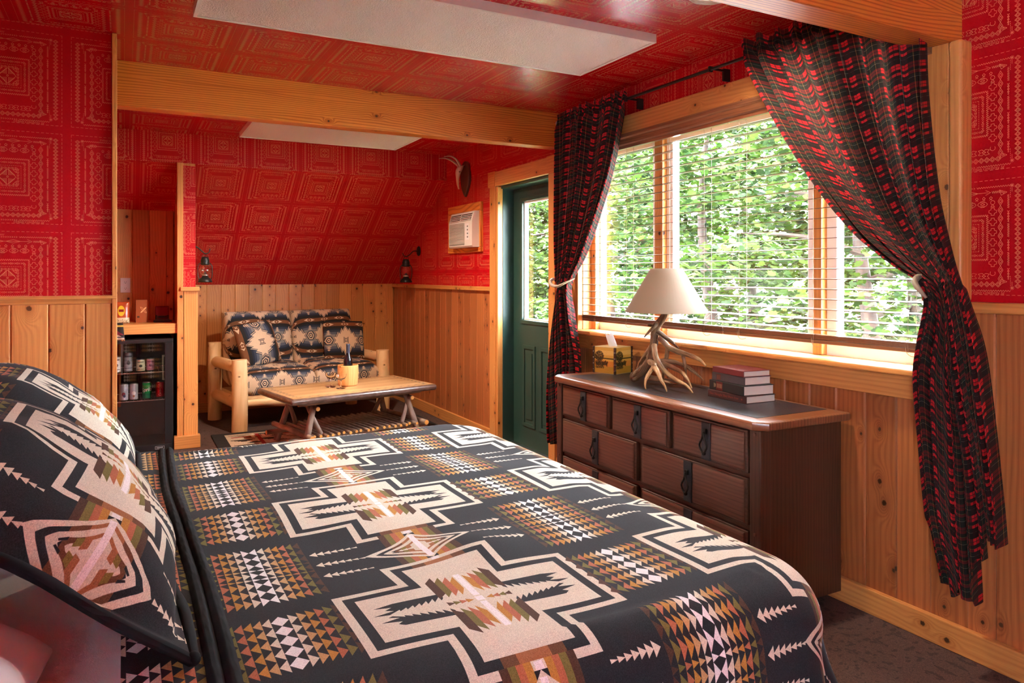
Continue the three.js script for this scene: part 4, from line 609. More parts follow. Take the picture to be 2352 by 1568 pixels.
// ---------------------------------------------------------------- books
{
  const spec = [['book', 0.045 - 0.012, 0.245, 0.17, 'maroon', [0.06, 0.022, 0.02], 'brown hardback at the bottom of the stack on the dresser', 2.0], ['book', 0.043, 0.238, 0.165, 'black', [0.012, 0.014, 0.014], 'thick black hardback with a red title block, second from the bottom', -2], ['book', 0.036, 0.212, 0.15, 'slate', [0.07, 0.06, 0.065], 'slate grey hardback, third from the bottom of the stack', 1], ['book', 0.026, 0.21, 0.148, 'red', [0.17, 0.03, 0.03], 'dark red hardback on top of the stack', -1]];
  let y = TOP;
  spec.forEach(([n, th, len, dep, key, col, label, tw], i) => {
    const b = thing(n, label, 'book', [2.468, y, -2.43], rad(-4 + tw), 'stack of old books');   // spine faces -x
    const cover = mat({ color: lin(...col), roughness: 0.6, bumpMap: T.speck, bumpScale: 0.0003 }), e = 0.004, c = 0.0025;
    mesh('cover', join([bx(-dep / 2, dep / 2, 0, c, -len / 2, len / 2, 0.001), bx(-dep / 2, dep / 2, th - c, th, -len / 2, len / 2, 0.001), bx(-dep / 2 - 0.003, -dep / 2 + 0.001, 0, th, -len / 2, len / 2, 0.0018)]), cover, b);
    mesh('pages', bx(-dep / 2, dep / 2 - e, c, th - c, -len / 2 + e, len / 2 - e), M.paperPlain, b);
    const tx = canvasTex(512, 96, (g) => { g.fillStyle = '#' + new THREE.Color().setRGB(...col).getHexString(); g.fillRect(0, 0, 512, 96); if (i === 0) { g.fillStyle = '#8a3a28'; g.font = 'italic bold 46px serif'; g.fillText('They Thought They Were Free', 16, 62, 400); g.fillRect(452, 36, 18, 22); } if (i === 1) { g.fillStyle = '#5a1712'; g.fillRect(104, 0, 100, 96); g.fillStyle = '#c9b48c'; for (let k = 0; k < 4; k++) g.fillRect(70 + k * 8, 20 + k * 3, 3, 52 - k * 6); for (let k = 0; k < 6; k++) g.fillRect(118 + k * 14, 22, 4, 48); } if (i === 2) { g.fillStyle = '#5c2a24'; g.fillRect(70, 10, 70, 76); g.fillStyle = '#8a5a44'; for (let k = 0; k < 4; k++) g.fillRect(82 + k * 14, 20, 4, 56); } }, { clamp: true });
    mesh('spine_print', at(new THREE.PlaneGeometry(len - 0.006, th - 0.004), -dep / 2 - 0.0034, th / 2, 0, 0, -Math.PI / 2, 0), mat({ map: tx, roughness: 0.6 }), b);
    y += th + 0.0004;
  });
}
// ================================================================ bed
const BED = { x1: 1.36, z0: -3.05, z1: -1.21, y: 0.663, r: 0.12, rc: 0.09 };
function drape(a, b, lift = 0, low = 0.05) {
  const { x1, z0, z1, r, rc } = BED, swell = (fbm(a * 2.3 + 3, b * 2.3, 2) - 0.5) * 0.03 + 0.018 * Math.exp(-((a - 0.78) ** 2 + (b + 1.66) ** 2) / 0.012), y0 = BED.y + lift;
  const ex = a - x1, ez = b > z1 ? b - z1 : b < z0 ? z0 - b : -1, sz = b > (z0 + z1) / 2 ? 1 : -1, cex = a - (x1 - rc), cez = sz > 0 ? b - (z1 - rc) : (z0 + rc) - b;
  let bxp = a, bzp = b, dx = 0, dz = 0, d = 0;
  if (cex > 0 && cez > 0) { const R = Math.hypot(cex, cez); d = R - rc; dx = cex / R; dz = cez / R * sz; if (d > 0) { bxp = x1 - rc + dx * rc; bzp = (sz > 0 ? z1 - rc : z0 + rc) + dz * rc; } }
  else if (ex > 0) { d = ex; dx = 1; bxp = x1; } else if (ez > 0) { d = ez; dz = sz; bzp = sz > 0 ? z1 : z0; }
  if (d <= 0) return [a, y0 + swell * sstep(0, 0.1, -Math.max(ex, ez, -0.3)), b];
  const arc = r * Math.PI / 2, R = r + lift; let off, y;
  if (d < arc) { const t = d / r; off = R * Math.sin(t); y = y0 - R * (1 - Math.cos(t)); }
  else { const e = d - arc, per = a * 1.0 + b, corner = cex > 0 && cez > 0 ? 1 : 0; off = R + e * 0.14 + Math.min(1, e / 0.25) * (0.016 * Math.sin(per * 11) + corner * 0.045 * Math.sin(Math.atan2(cex, cez) * 7)); y = y0 - R - e; }
  return [bxp + dx * off, Math.max(low, y), bzp + dz * off];
}
{
  const b = thing('bed', 'wide bed base and mattress under the patterned blanket', 'bed', [0.29, 0, -2.15]);
  mesh('bed_base', bx(-1.0, 0.96, 0.02, 0.3, -0.86, 0.86, 0.02), M.walnutDark, b); mesh('mattress', bx(-1.02, 1.0, 0.3, 0.655, -0.89, 0.895, 0.1), M.linen, b);
  mesh('headboard', uvm(bx(-1.09, -1.04, 0, 1.05, -0.92, 0.92, 0.012), 'z', 0.8, 2.4), M.cedar[1], b);
}
{
  const bl = thing('wool_blanket', 'dark wool blanket with cream crosses and triangle bands spread over the bed', 'blanket');
  const uvb = (a, b) => [(a - 0.66) / 0.78 + 0.5, 0.5 - (b + 1.385) / 0.7];
  const A0 = 0.11, A1 = 1.3 + 0.19 + 0.46, B0 = -3.05 - 0.66, B1 = -1.245 + 0.66;
  mesh('spread', sheet(150, 210, (u, v) => { const a = mix(A0, A1, u), b = mix(B1, B0, v); return [...drape(a, b, 0.004), ...uvb(a, b)]; }, 0.003), M.blanket, bl);
  mesh('folded_edge', sheet(24, 170, (u, v) => { const a = mix(-0.005, 0.135, u), b = mix(B1, B0, v), p = drape(a, b, 0.014 + 0.006 * Math.sin(u * 3.1)); return [...p, 0.5 - (a - 0.02) / 0.62 * 0.8 - 0.5, 0.25 - (b + 1.385) / 0.56]; }, 0.004), M.blanket, bl);
  mesh('binding', sheet(16, 170, (u, v) => { const a = mix(0.112, 0.166, u), b = mix(B1, B0, v), k = 0.5 - 0.5 * Math.cos(u * Math.PI * 4); return drape(a + 0.01 * Math.sin(b * 3.1), b, 0.016 + 0.012 * Math.sqrt(k) + 0.0012 * Math.sin(b * 240)); }, 0.006), M.binding, bl);
}
tag(mesh('bed_sheet', sheet(40, 90, (u, v) => { const a = mix(-0.74, 0.05, u), b = mix(-1.245 + 0.5, -3.05 - 0.5, v), p = drape(a, b, 0.0035); return [p[0], p[1] + 0.004 * (fbm(a * 12, b * 12, 2) - 0.5) , p[2], a * 4, b * 4]; }, 0.002), M.linen), 'smooth white bed sheet showing at the lower left corner', 'bed sheet');
// pillows lie against the headboard: local x runs to -z, y up the slope, z out of the face
function placePillow(g, cx, cy, cz, tilt, yaw = 0, roll = 0) { const e = V(-Math.sin(tilt), Math.cos(tilt), 0), n = V(Math.cos(tilt), Math.sin(tilt), 0), m = new THREE.Matrix4().makeBasis(V(0, 0, -1), e, n); const q = new THREE.Quaternion().setFromRotationMatrix(m); q.premultiply(new THREE.Quaternion().setFromAxisAngle(V(0, 1, 0), yaw)); q.multiply(new THREE.Quaternion().setFromAxisAngle(V(0, 0, 1), roll)); g.quaternion.copy(q); g.position.set(cx, cy, cz); }
const shamSpec = [[-0.155, 0.885, -1.72, rad(52), rad(3), rad(-2), 'patterned wool pillow sham nearest the viewer at the lower left'], [-0.215, 0.865, -2.6, rad(54), rad(-2), rad(2), 'patterned wool pillow sham farther back beside the drinks fridge']];
shamSpec.forEach(([x, y, z, tilt, yaw, roll, label], i) => {
  const g = thing('pillow_sham', label, 'pillow', [0, 0, 0], 0, 'patterned pillows'); placePillow(g, x, y, z, tilt, yaw, roll);
  const w = 0.7, h = 0.56, fl = 0.035;
  mesh('cover', cushion(w, h, 0.3, { n: 34, flange: fl, seed: i + 2, back: 0.3, wrinkle: 0.035, e: 0.5, px: 2.4, py: 2.4, uvf: (a, b, s) => [0.5 - (b + 0.09) / 0.68, 0.5 + (a + 0.06) / 0.55] }), M.blanket, g);
  const X = w / 2 + fl, Y = h / 2 + fl, P = []; const c = 0.02; for (const [sx, sy] of [[-1, -1], [1, -1], [1, 1], [-1, 1]]) P.push([sx * X, sy * Y]);
  const edge = []; for (let k = 0; k < 4; k++) { const [a, b] = P[k], [d, e] = P[(k + 1) % 4]; edge.push(taper([0, 0.25, 0.5, 0.75, 1].map((t) => [mix(a, d, t), mix(b, e, t), 0.008 * Math.sin(t * 9 + k)]), [0.012, 0.013, 0.012], 8, 24, 0.15, 0.8)); edge.push(at(new THREE.SphereGeometry(0.0125, 10, 8), a, b, 0.008 * Math.sin(k * 0))); }
  mesh('binding', join(edge), M.binding, g);
});
[[-0.5, 0.83, -1.9, rad(50), 'plain white pillow behind the nearest patterned sham', 0.72], [-0.5, 0.83, -2.68, rad(48), 'plain white pillow behind the farther patterned sham', 0.72]].forEach(([x, y, z, tilt, label, w], i) => { const g = mesh('white_pillow', cushion(w, 0.5, 0.22, { seed: 5 + i, wrinkle: 0.03, e: 0.5, px: 2.6, py: 2.6 }), M.linen); placePillow(g, x, y, z, tilt); tag(g, label, 'pillow', 'white pillows'); });
{ const g = mesh('white_pillow', cushion(0.66, 0.44, 0.2, { seed: 9, wrinkle: 0.035, e: 0.5, px: 2.6, py: 2.6 }), M.linen); placePillow(g, -0.36, 0.775, -1.16, rad(72), rad(-8)); tag(g, 'white pillow at the bottom left corner in front of the sham', 'pillow', 'white pillows'); }

// ================================================================ loveseat
const sofaTurn = rad(9.5), sofaAt = [1.467, 0, -7.12];
{
  const s = thing('log_loveseat', 'peeled log loveseat with geometric print cushions in the alcove', 'loveseat', sofaAt, sofaTurn);
  const logGeo = (a, b, r0, r1, n = 14) => taper([a, [(a[0] + b[0]) / 2 + 0.004, (a[1] + b[1]) / 2, (a[2] + b[2]) / 2 + 0.004], b], [r0, (r0 + r1) / 2 * 1.02, r1], n, 10, 0.06);
  const post = (x, z, h, r) => { const g = logGeo([x, 0, z], [x, h, z], r, r * 0.96, 18); mesh('leg', g, M.log, s); };
  post(-0.665, 0.385, 0.62, 0.066); post(0.7, 0.385, 0.62, 0.064); post(-0.675, -0.32, 0.72, 0.062); post(0.7, -0.32, 0.72, 0.06);
  for (const x of [-0.67, 0.7]) { mesh('arm_log', logGeo([x, 0.545, -0.3], [x, 0.545, 0.35], 0.05, 0.05), M.log, s); mesh('side_rail', logGeo([x, 0.24, -0.3], [x, 0.24, 0.35], 0.05, 0.05), M.log, s); }
  mesh('front_rail', taper([[-0.62, 0.24, 0.385], [-0.54, 0.24, 0.385], [-0.5, 0.24, 0.385], [0, 0.235, 0.385], [0.52, 0.24, 0.385], [0.56, 0.24, 0.385], [0.66, 0.24, 0.385]], [0.03, 0.034, 0.062, 0.066, 0.066, 0.062, 0.034, 0.03], 14, 36, 0.05), M.log, s);
  mesh('back_rail', logGeo([-0.65, 0.6, -0.34], [0.68, 0.6, -0.34], 0.05, 0.05), M.log, s); mesh('seat_deck', uvm(bx(-0.62, 0.66, 0.27, 0.295, -0.3, 0.36), 'x', 0.5, 1), M.log, s);
  for (const [k, x] of [[0, -0.3], [1, 0.335]]) {
    const w = 0.63, seat = mesh('seat_cushion', cushion(w, 0.72, 0.24, { seed: 11 + k, e: 0.28, px: 6, py: 6, wrinkle: 0.02, n: 26, uvf: (a, b, sd, z) => [a / 0.31 + 0.5, (b + Math.sign(b) * (0.12 - z) + 0.29) / 0.31 + 0.1] }), M.sofa, s);
    seat.rotation.x = -Math.PI / 2 + 0.05; seat.position.set(x, 0.415, 0.05);
    const back = mesh('back_cushion', cushion(w, 0.54, 0.24, { seed: 15 + k, e: 0.3, px: 6, py: 5, wrinkle: 0.025, n: 26, uvf: (a, b, sd, z) => [a / 0.31 + 0.5, (b + Math.sign(b) * (0.12 - z) - 0.0) / 0.31 + 0.5] }), M.sofa, s);
    back.rotation.x = -0.2; back.position.set(x, 0.73, -0.25);
  }
}
// two throw pillows lean on the back cushions
const sofaPoint = (x, y, z) => V(x, y, z).applyAxisAngle(V(0, 1, 0), sofaTurn).add(V(...sofaAt));
{
  const a = mesh('throw_pillow', cushion(0.4, 0.4, 0.15, { seed: 21, e: 0.55, px: 2.6, py: 2.6, pinch: 0.06, uvf: (x, y) => [y / 0.36 + 0.5, -x / 0.36 + 0.5] }), M.sofa); a.position.copy(sofaPoint(-0.39, 0.715, 0.02)); a.rotation.set(-0.32, sofaTurn + 0.28, 0.12, 'YXZ'); tag(a, 'throw pillow at the left of the loveseat with its hourglass motif upright', 'pillow', 'throw pillows');
  const b = mesh('throw_pillow', cushion(0.4, 0.38, 0.15, { seed: 22, e: 0.55, px: 2.6, py: 2.6, pinch: 0.06, uvf: (x, y) => [x / 0.33 + 0.5, (y + 0.02) / 0.33 + 0.5] }), M.sofa); b.position.copy(sofaPoint(0.47, 0.705, 0.0)); b.rotation.set(-0.3, sofaTurn - 0.12, -0.04, 'YXZ'); tag(b, 'throw pillow at the right of the loveseat behind the wine bottle', 'pillow', 'throw pillows');
}
// ================================================================ coffee table
const tTurn = rad(10.8), tAt = [1.625, 0.021, -5.9], TT = 0.43;
{
  const t = thing('coffee_table', 'rustic branch coffee table with inlaid top and bark edge in front of the loveseat', 'coffee table', tAt, tTurn);
  T.inlay = canvasTex(1024, 576, (g, w, h) => { const s0 = seedState; seedState = 5; for (let i = 0; i < 9; i++) { g.fillStyle = ['#c79a68', '#cfa574', '#bf9160', '#d3ab7c'][i % 4]; g.fillRect(0, i * h / 9, w, h / 9 + 1); for (let k = 0; k < 26; k++) { g.fillStyle = 'rgba(120,76,40,0.16)'; g.fillRect(0, i * h / 9 + rr(0, h / 9), w, rr(0.6, 2)); } } seedState = s0; g.fillStyle = '#6f5a4c'; const key = (x, y, sx, sy) => { for (const [a, b, c, d] of [[0, 0, 26, 9], [17, 0, 9, 24], [17, 16, 34, 9]]) g.fillRect(x + sx * a - (sx < 0 ? c : 0), y + sy * b - (sy < 0 ? d : 0), c, d); }; for (let x = 40; x < w - 60; x += 60) { key(x, 26, 1, 1); key(x, h - 26, 1, -1); } for (let y = 60; y < h - 70; y += 52) { for (const [a, b, c, d] of [[0, 0, 9, 22], [0, 14, 26, 9], [17, 14, 9, 34]]) { g.fillRect(26 + a, y + b, c, d); g.fillRect(w - 26 - a - c, y + b, c, d); } } }, { grain: 0.08 });
  mesh('bark_edge', uvm(new RoundedBoxGeometry(1.26, 0.05, 0.72, 4, 0.024).translate(0, TT - 0.037, 0), 'x', 0.3, 0.3), mat({ map: T.bark, color: lin(0.5, 0.42, 0.44), roughness: 0.3, bumpMap: T.bark, bumpScale: 0.004, clearcoat: 0.5 }), t);
  const tp = bx(-0.606, 0.606, TT - 0.014, TT - 0.011, -0.336, 0.336); { const p = tp.attributes.position, uv = tp.attributes.uv; for (let i = 0; i < p.count; i++) uv.setXY(i, (p.getX(i) + 0.606) / 1.212, 1 - (p.getZ(i) + 0.336) / 0.672); }
  mesh('inlaid_top', tp, mat({ map: T.inlay, roughness: 0.35, clearcoat: 0.3 }), t);
  const stick = (n, a, b, r0, r1 = r0, ends = true) => { const m = mesh(n, taper([a, [(a[0] + b[0]) / 2 + rr(-0.006, 0.006), (a[1] + b[1]) / 2, (a[2] + b[2]) / 2 + rr(-0.006, 0.006)], b], [r0, (r0 + r1) / 2, r1], 9, 8, 0.18), M.bark, t); if (ends) { const d = V(...b).sub(V(...a)).normalize(); for (const [p, s, r] of [[a, -1, r0], [b, 1, r1]]) { const c = new THREE.CylinderGeometry(r * 0.86, r * 0.86, 0.003, 12); c.applyQuaternion(new THREE.Quaternion().setFromUnitVectors(V(0, 1, 0), d)); c.translate(p[0] + d.x * s * 0.0012, p[1] + d.y * s * 0.0012, p[2] + d.z * s * 0.0012); mesh('cut_end', c, M.cutEnd, m); } } return m; };
  for (const z of [-0.24, 0.24]) stick('apron', [-0.53, 0.362, z], [0.53, 0.362, z], 0.023, 0.02);
  for (const x of [-0.4, 0.42]) stick('crossbar', [x, 0.318, -0.3], [x, 0.318, 0.3], 0.018, 0.018);
  for (const x of [-1, 1]) for (const z of [-1, 1]) { stick('leg', [x * 0.4, 0.34, z * 0.22], [x * 0.5, 0, z * 0.27], 0.023, 0.027); stick('brace', [x * 0.44, 0.33, z * 0.2], [x * 0.34, 0.09, z * 0.25], 0.017, 0.019); }
  for (const z of [-0.22, 0.22]) stick('shelf_rail', [-0.6, 0.082, z], [0.6, 0.082, z], 0.02, 0.018);
  for (const x of [-0.49, 0.5]) stick('shelf_end', [x, 0.118, -0.36], [x + 0.02, 0.112, 0.36], 0.021, 0.022);
  for (let k = 0; k < 19; k++) { const x = -0.43 + k * 0.048; stick('shelf_stick', [x - 0.004, 0.112, -0.32 + rr(-0.02, 0.02)], [x + rr(-0.006, 0.006), 0.112, 0.32 + rr(-0.03, 0.03)], 0.012, 0.0125); }
}
const tp0 = tAt[1] + TT - 0.011;
{
  const b = thing('wine_bucket', 'round light wooden bucket holding a wine bottle on the coffee table', 'bucket', [1.626, tp0, -5.93]);
  mesh('staves', at(lathe([[0.0001, 0], [0.068, 0], [0.078, 0.012], [0.086, 0.1], [0.084, 0.165], [0.081, 0.17], [0.075, 0.166], [0.074, 0.03], [0.0001, 0.028]], 32)), mat({ map: T.log, color: lin(0.95, 0.72, 0.5), roughness: 0.45 }), b);
  const bt = thing('wine_bottle', 'dark wine bottle with foil neck standing in the wooden bucket', 'bottle', [1.626, tp0 + 0.029, -5.93]);
  mesh('glass', lathe([[0.0001, 0], [0.036, 0], [0.037, 0.01], [0.037, 0.165], [0.033, 0.19], [0.018, 0.225], [0.0145, 0.24]], 24), mat({ color: lin(0.006, 0.008, 0.014), roughness: 0.12, clearcoat: 0.4 }), bt); mesh('foil', lathe([[0.0146, 0.236], [0.015, 0.236], [0.0155, 0.3], [0.0168, 0.302], [0.0168, 0.312], [0.0001, 0.313]], 20), mat({ color: lin(0.03, 0.035, 0.06), roughness: 0.45 }), bt);
}
[[1.478, -5.9, 'coupe glass standing farther left on the coffee table'], [1.53, -5.79, 'coupe glass standing closest to the wooden bucket']].forEach(([x, z, label]) => tag(Object.assign(mesh('coupe_glass', lathe([[0.0001, 0], [0.036, 0.001], [0.036, 0.003], [0.01, 0.006], [0.0045, 0.014], [0.004, 0.055], [0.008, 0.066], [0.032, 0.078], [0.044, 0.098], [0.0455, 0.118], [0.0442, 0.118], [0.042, 0.099], [0.03, 0.081], [0.0001, 0.07]], 28), mat({ color: 0xffffff, transmission: 1, thickness: 0.01, roughness: 0.01, ior: 1.5 })), { }), label, 'glass', 'coupe glasses').position.set(x, tp0, z));
{ const g = bx(0.64, 2.48, 0.001, 0.011, -6.57, -5.3, 0.004), p = g.attributes.position, uv = g.attributes.uv; for (let i = 0; i < p.count; i++) uv.setXY(i, (p.getX(i) - 0.64) / 1.84, 1 - (p.getZ(i) + 6.57) / 1.27); tag(mesh('woven_rug', g, mat({ map: T.rug, roughness: 1, bumpMap: T.speck, bumpScale: 0.002 })), 'woven rug in cream, black and red under the coffee table', 'rug'); }
// ================================================================ drinks niche
structure('niche_shelf', CED(bx(-0.152, 0.372, 0.895, 0.972, -6.765, -6.225, 0.004), 'x', 0.3, 0.2), M.cedar[0]);
{
  const f = thing('drinks_fridge', 'black glass-door drinks fridge in the niche beside the bed', 'fridge');
  const x0 = -0.13, x1 = 0.335, y0 = 0.0, y1 = 0.858, zb = -6.745, zf = -6.235;
  mesh('cabinet', join([bx(x0, x1, y0, 0.03, zb, zf), bx(x0, x1, y1 - 0.03, y1, zb, zf), bx(x0, x0 + 0.03, 0.03, y1 - 0.03, zb, zf), bx(x1 - 0.03, x1, 0.03, y1 - 0.03, zb, zf), bx(x0 + 0.03, x1 - 0.03, 0.03, y1 - 0.03, zb, zb + 0.03)]), M.black, f);
  for (const y of [0.385, 0.6]) { const wires = [bx(x0 + 0.03, x1 - 0.03, y - 0.006, y, zf - 0.045, zf - 0.04), bx(x0 + 0.03, x1 - 0.03, y - 0.006, y, zb + 0.04, zb + 0.045)]; for (let k = 0; k < 16; k++) { const x = x0 + 0.045 + k * 0.025; wires.push(bx(x - 0.0015, x + 0.0015, y - 0.003, y, zb + 0.03, zf - 0.04)); } mesh('wire_shelf', join(wires), M.steel, f); }
  const d = mesh('door', join([bx(x0, x1, 0.005, 0.052, zf + 0.004, zf + 0.042, 0.003), bx(x0, x1, 0.83, y1, zf + 0.004, zf + 0.042, 0.003), bx(x0, x0 + 0.03, 0.052, 0.83, zf + 0.004, zf + 0.042, 0.003), bx(x1 - 0.058, x1, 0.052, 0.83, zf + 0.004, zf + 0.042, 0.003)]), M.black, f);
  mesh('pane', bx(x0 + 0.028, x1 - 0.056, 0.05, 0.832, zf + 0.028, zf + 0.032), mat({ color: 0xffffff, transmission: 1, thickness: 0, roughness: 0, ior: 1.7 }), d);
  const logo = canvasTex(256, 96, (g) => { g.fillStyle = '#050506'; g.fillRect(0, 0, 256, 96); g.strokeStyle = '#d8d8da'; g.lineWidth = 7; g.strokeRect(8, 8, 240, 80); g.fillStyle = '#d8d8da'; g.font = 'bold 54px sans-serif'; g.textAlign = 'center'; g.fillText('newair', 128, 64, 210); }, { clamp: true });
  mesh('badge', at(new THREE.PlaneGeometry(0.066, 0.025), 0.242, 0.028, zf + 0.0427), mat({ map: logo, roughness: 0.4 }), d);
}
{
  const can = (label, x, y, z, r, h, draw, group) => {
    const t = thing('drink_can', label, 'can', [x, y, z], 0, group);
    const tx = canvasTex(512, 256, (g, w, hh) => draw(g, w, hh), { clamp: false });
    const body = new THREE.CylinderGeometry(r, r, h - 0.016, 28, 1, true).translate(0, h / 2, 0); body.rotateY(Math.PI);
    mesh('body', body, mat({ map: tx, roughness: 0.28, metalness: 0.35 }), t);
    mesh('lid', join([lathe([[r, h - 0.008], [r * 0.86, h], [r * 0.8, h - 0.003], [0.0001, h - 0.003]], 24), lathe([[0.0001, 0.002], [r * 0.78, 0], [r, 0.008]], 24)]), M.steel, t);
  };
  const silver = (g, w, h) => { g.fillStyle = '#a9abb2'; g.fillRect(0, 0, w, h); g.fillStyle = '#c3c5cb'; for (let k = 0; k < 8; k++) g.fillRect(k * 64, 0, 22, h); };
  can('silver can with a red and navy mark at the left of the lower fridge shelf', 0.0, 0.386, -6.33, 0.03, 0.13, (g, w, h) => { silver(g, w, h); g.fillStyle = '#7a2a30'; g.beginPath(); g.arc(250, 160, 34, 0, 7); g.fill(); g.fillStyle = '#38324a'; g.beginPath(); g.arc(262, 190, 26, 0, 7); g.fill(); }, 'cans in the fridge');
  can('silver can with a small white and brown mark beside the green can', 0.066, 0.386, -6.33, 0.03, 0.13, (g, w, h) => { silver(g, w, h); g.fillStyle = '#e6e4e2'; g.beginPath(); g.arc(256, 150, 36, 0, 7); g.fill(); g.fillStyle = '#9a6a4a'; g.beginPath(); g.arc(256, 200, 20, 0, 7); g.fill(); }, 'cans in the fridge');
  can('green soda can with white lettering on the lower fridge shelf', 0.158, 0.386, -6.34, 0.034, 0.135, (g, w, h) => { g.fillStyle = '#0c9a4c'; g.fillRect(0, 0, w, h); g.fillStyle = '#0a7a52'; g.fillRect(0, 176, w, 80); g.fillStyle = '#f2f4f2'; g.save(); g.translate(256, 118); g.rotate(-0.08); g.font = 'bold italic 84px sans-serif'; g.textAlign = 'center'; g.fillText('Sprite', 0, 24, 220); g.restore(); }, 'cans in the fridge');
  can('red cola can with white script at the right of the lower fridge shelf', 0.25, 0.386, -6.37, 0.032, 0.13, (g, w, h) => { g.fillStyle = '#b0121e'; g.fillRect(0, 0, w, h); g.fillStyle = '#f0e6e4'; g.save(); g.translate(256, 128); g.rotate(-Math.PI / 2); g.font = 'italic bold 66px serif'; g.textAlign = 'center'; g.fillText('Coca-Cola', 0, 20, 230); g.restore(); }, 'cans in the fridge');
  const jar = (c1, c2) => (g, w, h) => { g.fillStyle = c1; g.fillRect(0, 0, w, h); g.fillStyle = c2; g.fillRect(190, 40, 130, 16); g.beginPath(); g.arc(256, 140, 32, 0, 7); g.fill(); g.fillRect(180, 210, 150, 10); };
  can('small pale green can on the upper fridge shelf', 0.113, 0.601, -6.33, 0.031, 0.1, jar('#c6c8a4', '#39463c'), 'cans in the fridge');
  can('small pink can on the upper fridge shelf', 0.182, 0.601, -6.36, 0.03, 0.1, jar('#c79ac0', '#7a4a78'), 'cans in the fridge');
  can('tall grey can behind glare on the upper fridge shelf', 0.03, 0.601, -6.37, 0.033, 0.155, jar('#8f939a', '#4a4d55'), 'cans in the fridge');
  can('white and black can at the far left of the upper fridge shelf', -0.052, 0.601, -6.33, 0.031, 0.13, jar('#dcdcda', '#16181c'), 'cans in the fridge');
}
{ // on the shelf
  const Y0 = 0.9725;
  const bag = (name, label, x, z, w, h, d, draw, lean = -0.08) => { const tx = canvasTex(256, 256, draw, { clamp: true }); const m = mesh(name, cushion(w, h, d, { n: 16, e: 0.5, px: 3, py: 3, wrinkle: 0.02, seed: w * 90, uvf: (a, b) => [a / (w * 1.02) + 0.5, b / (h * 1.02) + 0.5] }), mat({ map: tx, roughness: 0.25 })); m.position.set(x, Y0 + h / 2, z); m.rotation.x = lean; return tag(m, label, 'snack bag'); };
  bag('snack_bag', 'dark red and black snack bag on the niche shelf', 0.27, -6.5, 0.1, 0.125, 0.05, (g, w) => { g.fillStyle = '#6f0f1c'; g.fillRect(0, 0, w, w); g.fillStyle = '#2a1014'; g.fillRect(0, 150, w, 60); g.fillStyle = '#8a3a2c'; g.font = 'bold 44px sans-serif'; g.fillRect(40, 150, 170, 8); g.fillRect(30, 196, 190, 8); });
  bag('snack_bag', 'shiny orange and yellow snack bag at the left of the niche shelf', -0.012, -6.44, 0.1, 0.165, 0.055, (g, w) => { g.fillStyle = '#b04a22'; g.fillRect(0, 0, w, w); g.fillStyle = '#d8b02a'; g.beginPath(); g.arc(110, 110, 62, 0, 7); g.fill(); g.fillStyle = '#8a1f1c'; g.fillRect(70, 92, 84, 30); g.fillStyle = '#d9c8a0'; g.fillRect(0, 190, w, 66); g.fillStyle = '#5a3a1c'; for (let k = 0; k < 30; k++) g.fillRect(hash2(k, 3) * 240, 196 + hash2(k, 8) * 56, 10, 6); });
  const box = thing('gift_box', 'upright orange box with a gold petal emblem on the niche shelf', 'box', [0.122, Y0, -6.5], rad(2));
  const tx = canvasTex(256, 512, (g) => { g.fillStyle = '#9a4a14'; g.fillRect(0, 0, 256, 512); g.strokeStyle = '#f0b884'; g.fillStyle = '#f0b884'; g.lineWidth = 7; g.save(); g.translate(170, 230); for (let k = 0; k < 4; k++) { g.rotate(Math.PI / 2); g.save(); g.rotate(Math.PI / 4); g.beginPath(); g.moveTo(0, 0); g.quadraticCurveTo(34, -44, 0, -96); g.quadraticCurveTo(-34, -44, 0, 0); k % 2 ? g.fill() : g.stroke(); g.restore(); } g.restore(); g.fillStyle = '#3a1c0c'; g.fillRect(28, 366, 54, 40); }, { clamp: true });
  mesh('carton', bx(-0.041, 0.041, 0, 0.178, -0.025, 0.025, 0.001), mat({ color: '#9a4a14', roughness: 0.5 }), box); mesh('front_print', new THREE.PlaneGeometry(0.081, 0.177).translate(0, 0.089, 0.0256), mat({ map: tx, roughness: 0.4 }), box);
  const tray = thing('snack_tray', 'flat dark tray under the red snack bag on the niche shelf', 'tray', [0.272, Y0, -6.44]); mesh('tray_body', bx(-0.066, 0.066, 0, 0.016, -0.03, 0.03, 0.003), M.leather, tray); mesh('wrapped_bar', bx(-0.055, 0.05, 0.016, 0.024, -0.02, 0.02, 0.003), mat({ color: lin(0.06, 0.05, 0.035), roughness: 0.3 }), tray);
  const tc = canvasTex(256, 512, (g) => { g.fillStyle = '#2a2624'; g.fillRect(0, 0, 256, 512); g.fillStyle = '#c8b8a0'; g.beginPath(); g.moveTo(0, 420); g.lineTo(128, 300); g.lineTo(256, 420); g.lineTo(256, 460); g.lineTo(0, 460); g.fill(); g.fillStyle = '#7a2a3a'; g.beginPath(); g.moveTo(0, 330); g.lineTo(128, 190); g.lineTo(256, 330); g.fill(); g.fillStyle = '#3a4a5a'; g.fillRect(0, 380, 256, 30); g.fillStyle = '#c07a3a'; for (let k = 0; k < 8; k++) g.fillRect(k * 34, 470, 20, 30); g.fillStyle = '#c8a84a'; g.fillRect(0, 60, 256, 40); }, { clamp: true });
  tag(mesh('hanging_cloth', sheet(10, 20, (u, v) => [-0.1 + u * 0.092 + 0.012 * v, 0.985 - v * 0.135 + (v < 0.1 ? 0 : 0), -6.2 + 0.006 * Math.sin(u * 9) - (v < 0.12 ? 0.02 * (1 - v / 0.12) : 0), u, 1 - v], 0.004), mat({ map: tc, roughness: 0.9 })), 'small patterned cloth hanging over the front of the niche shelf', 'cloth');
}
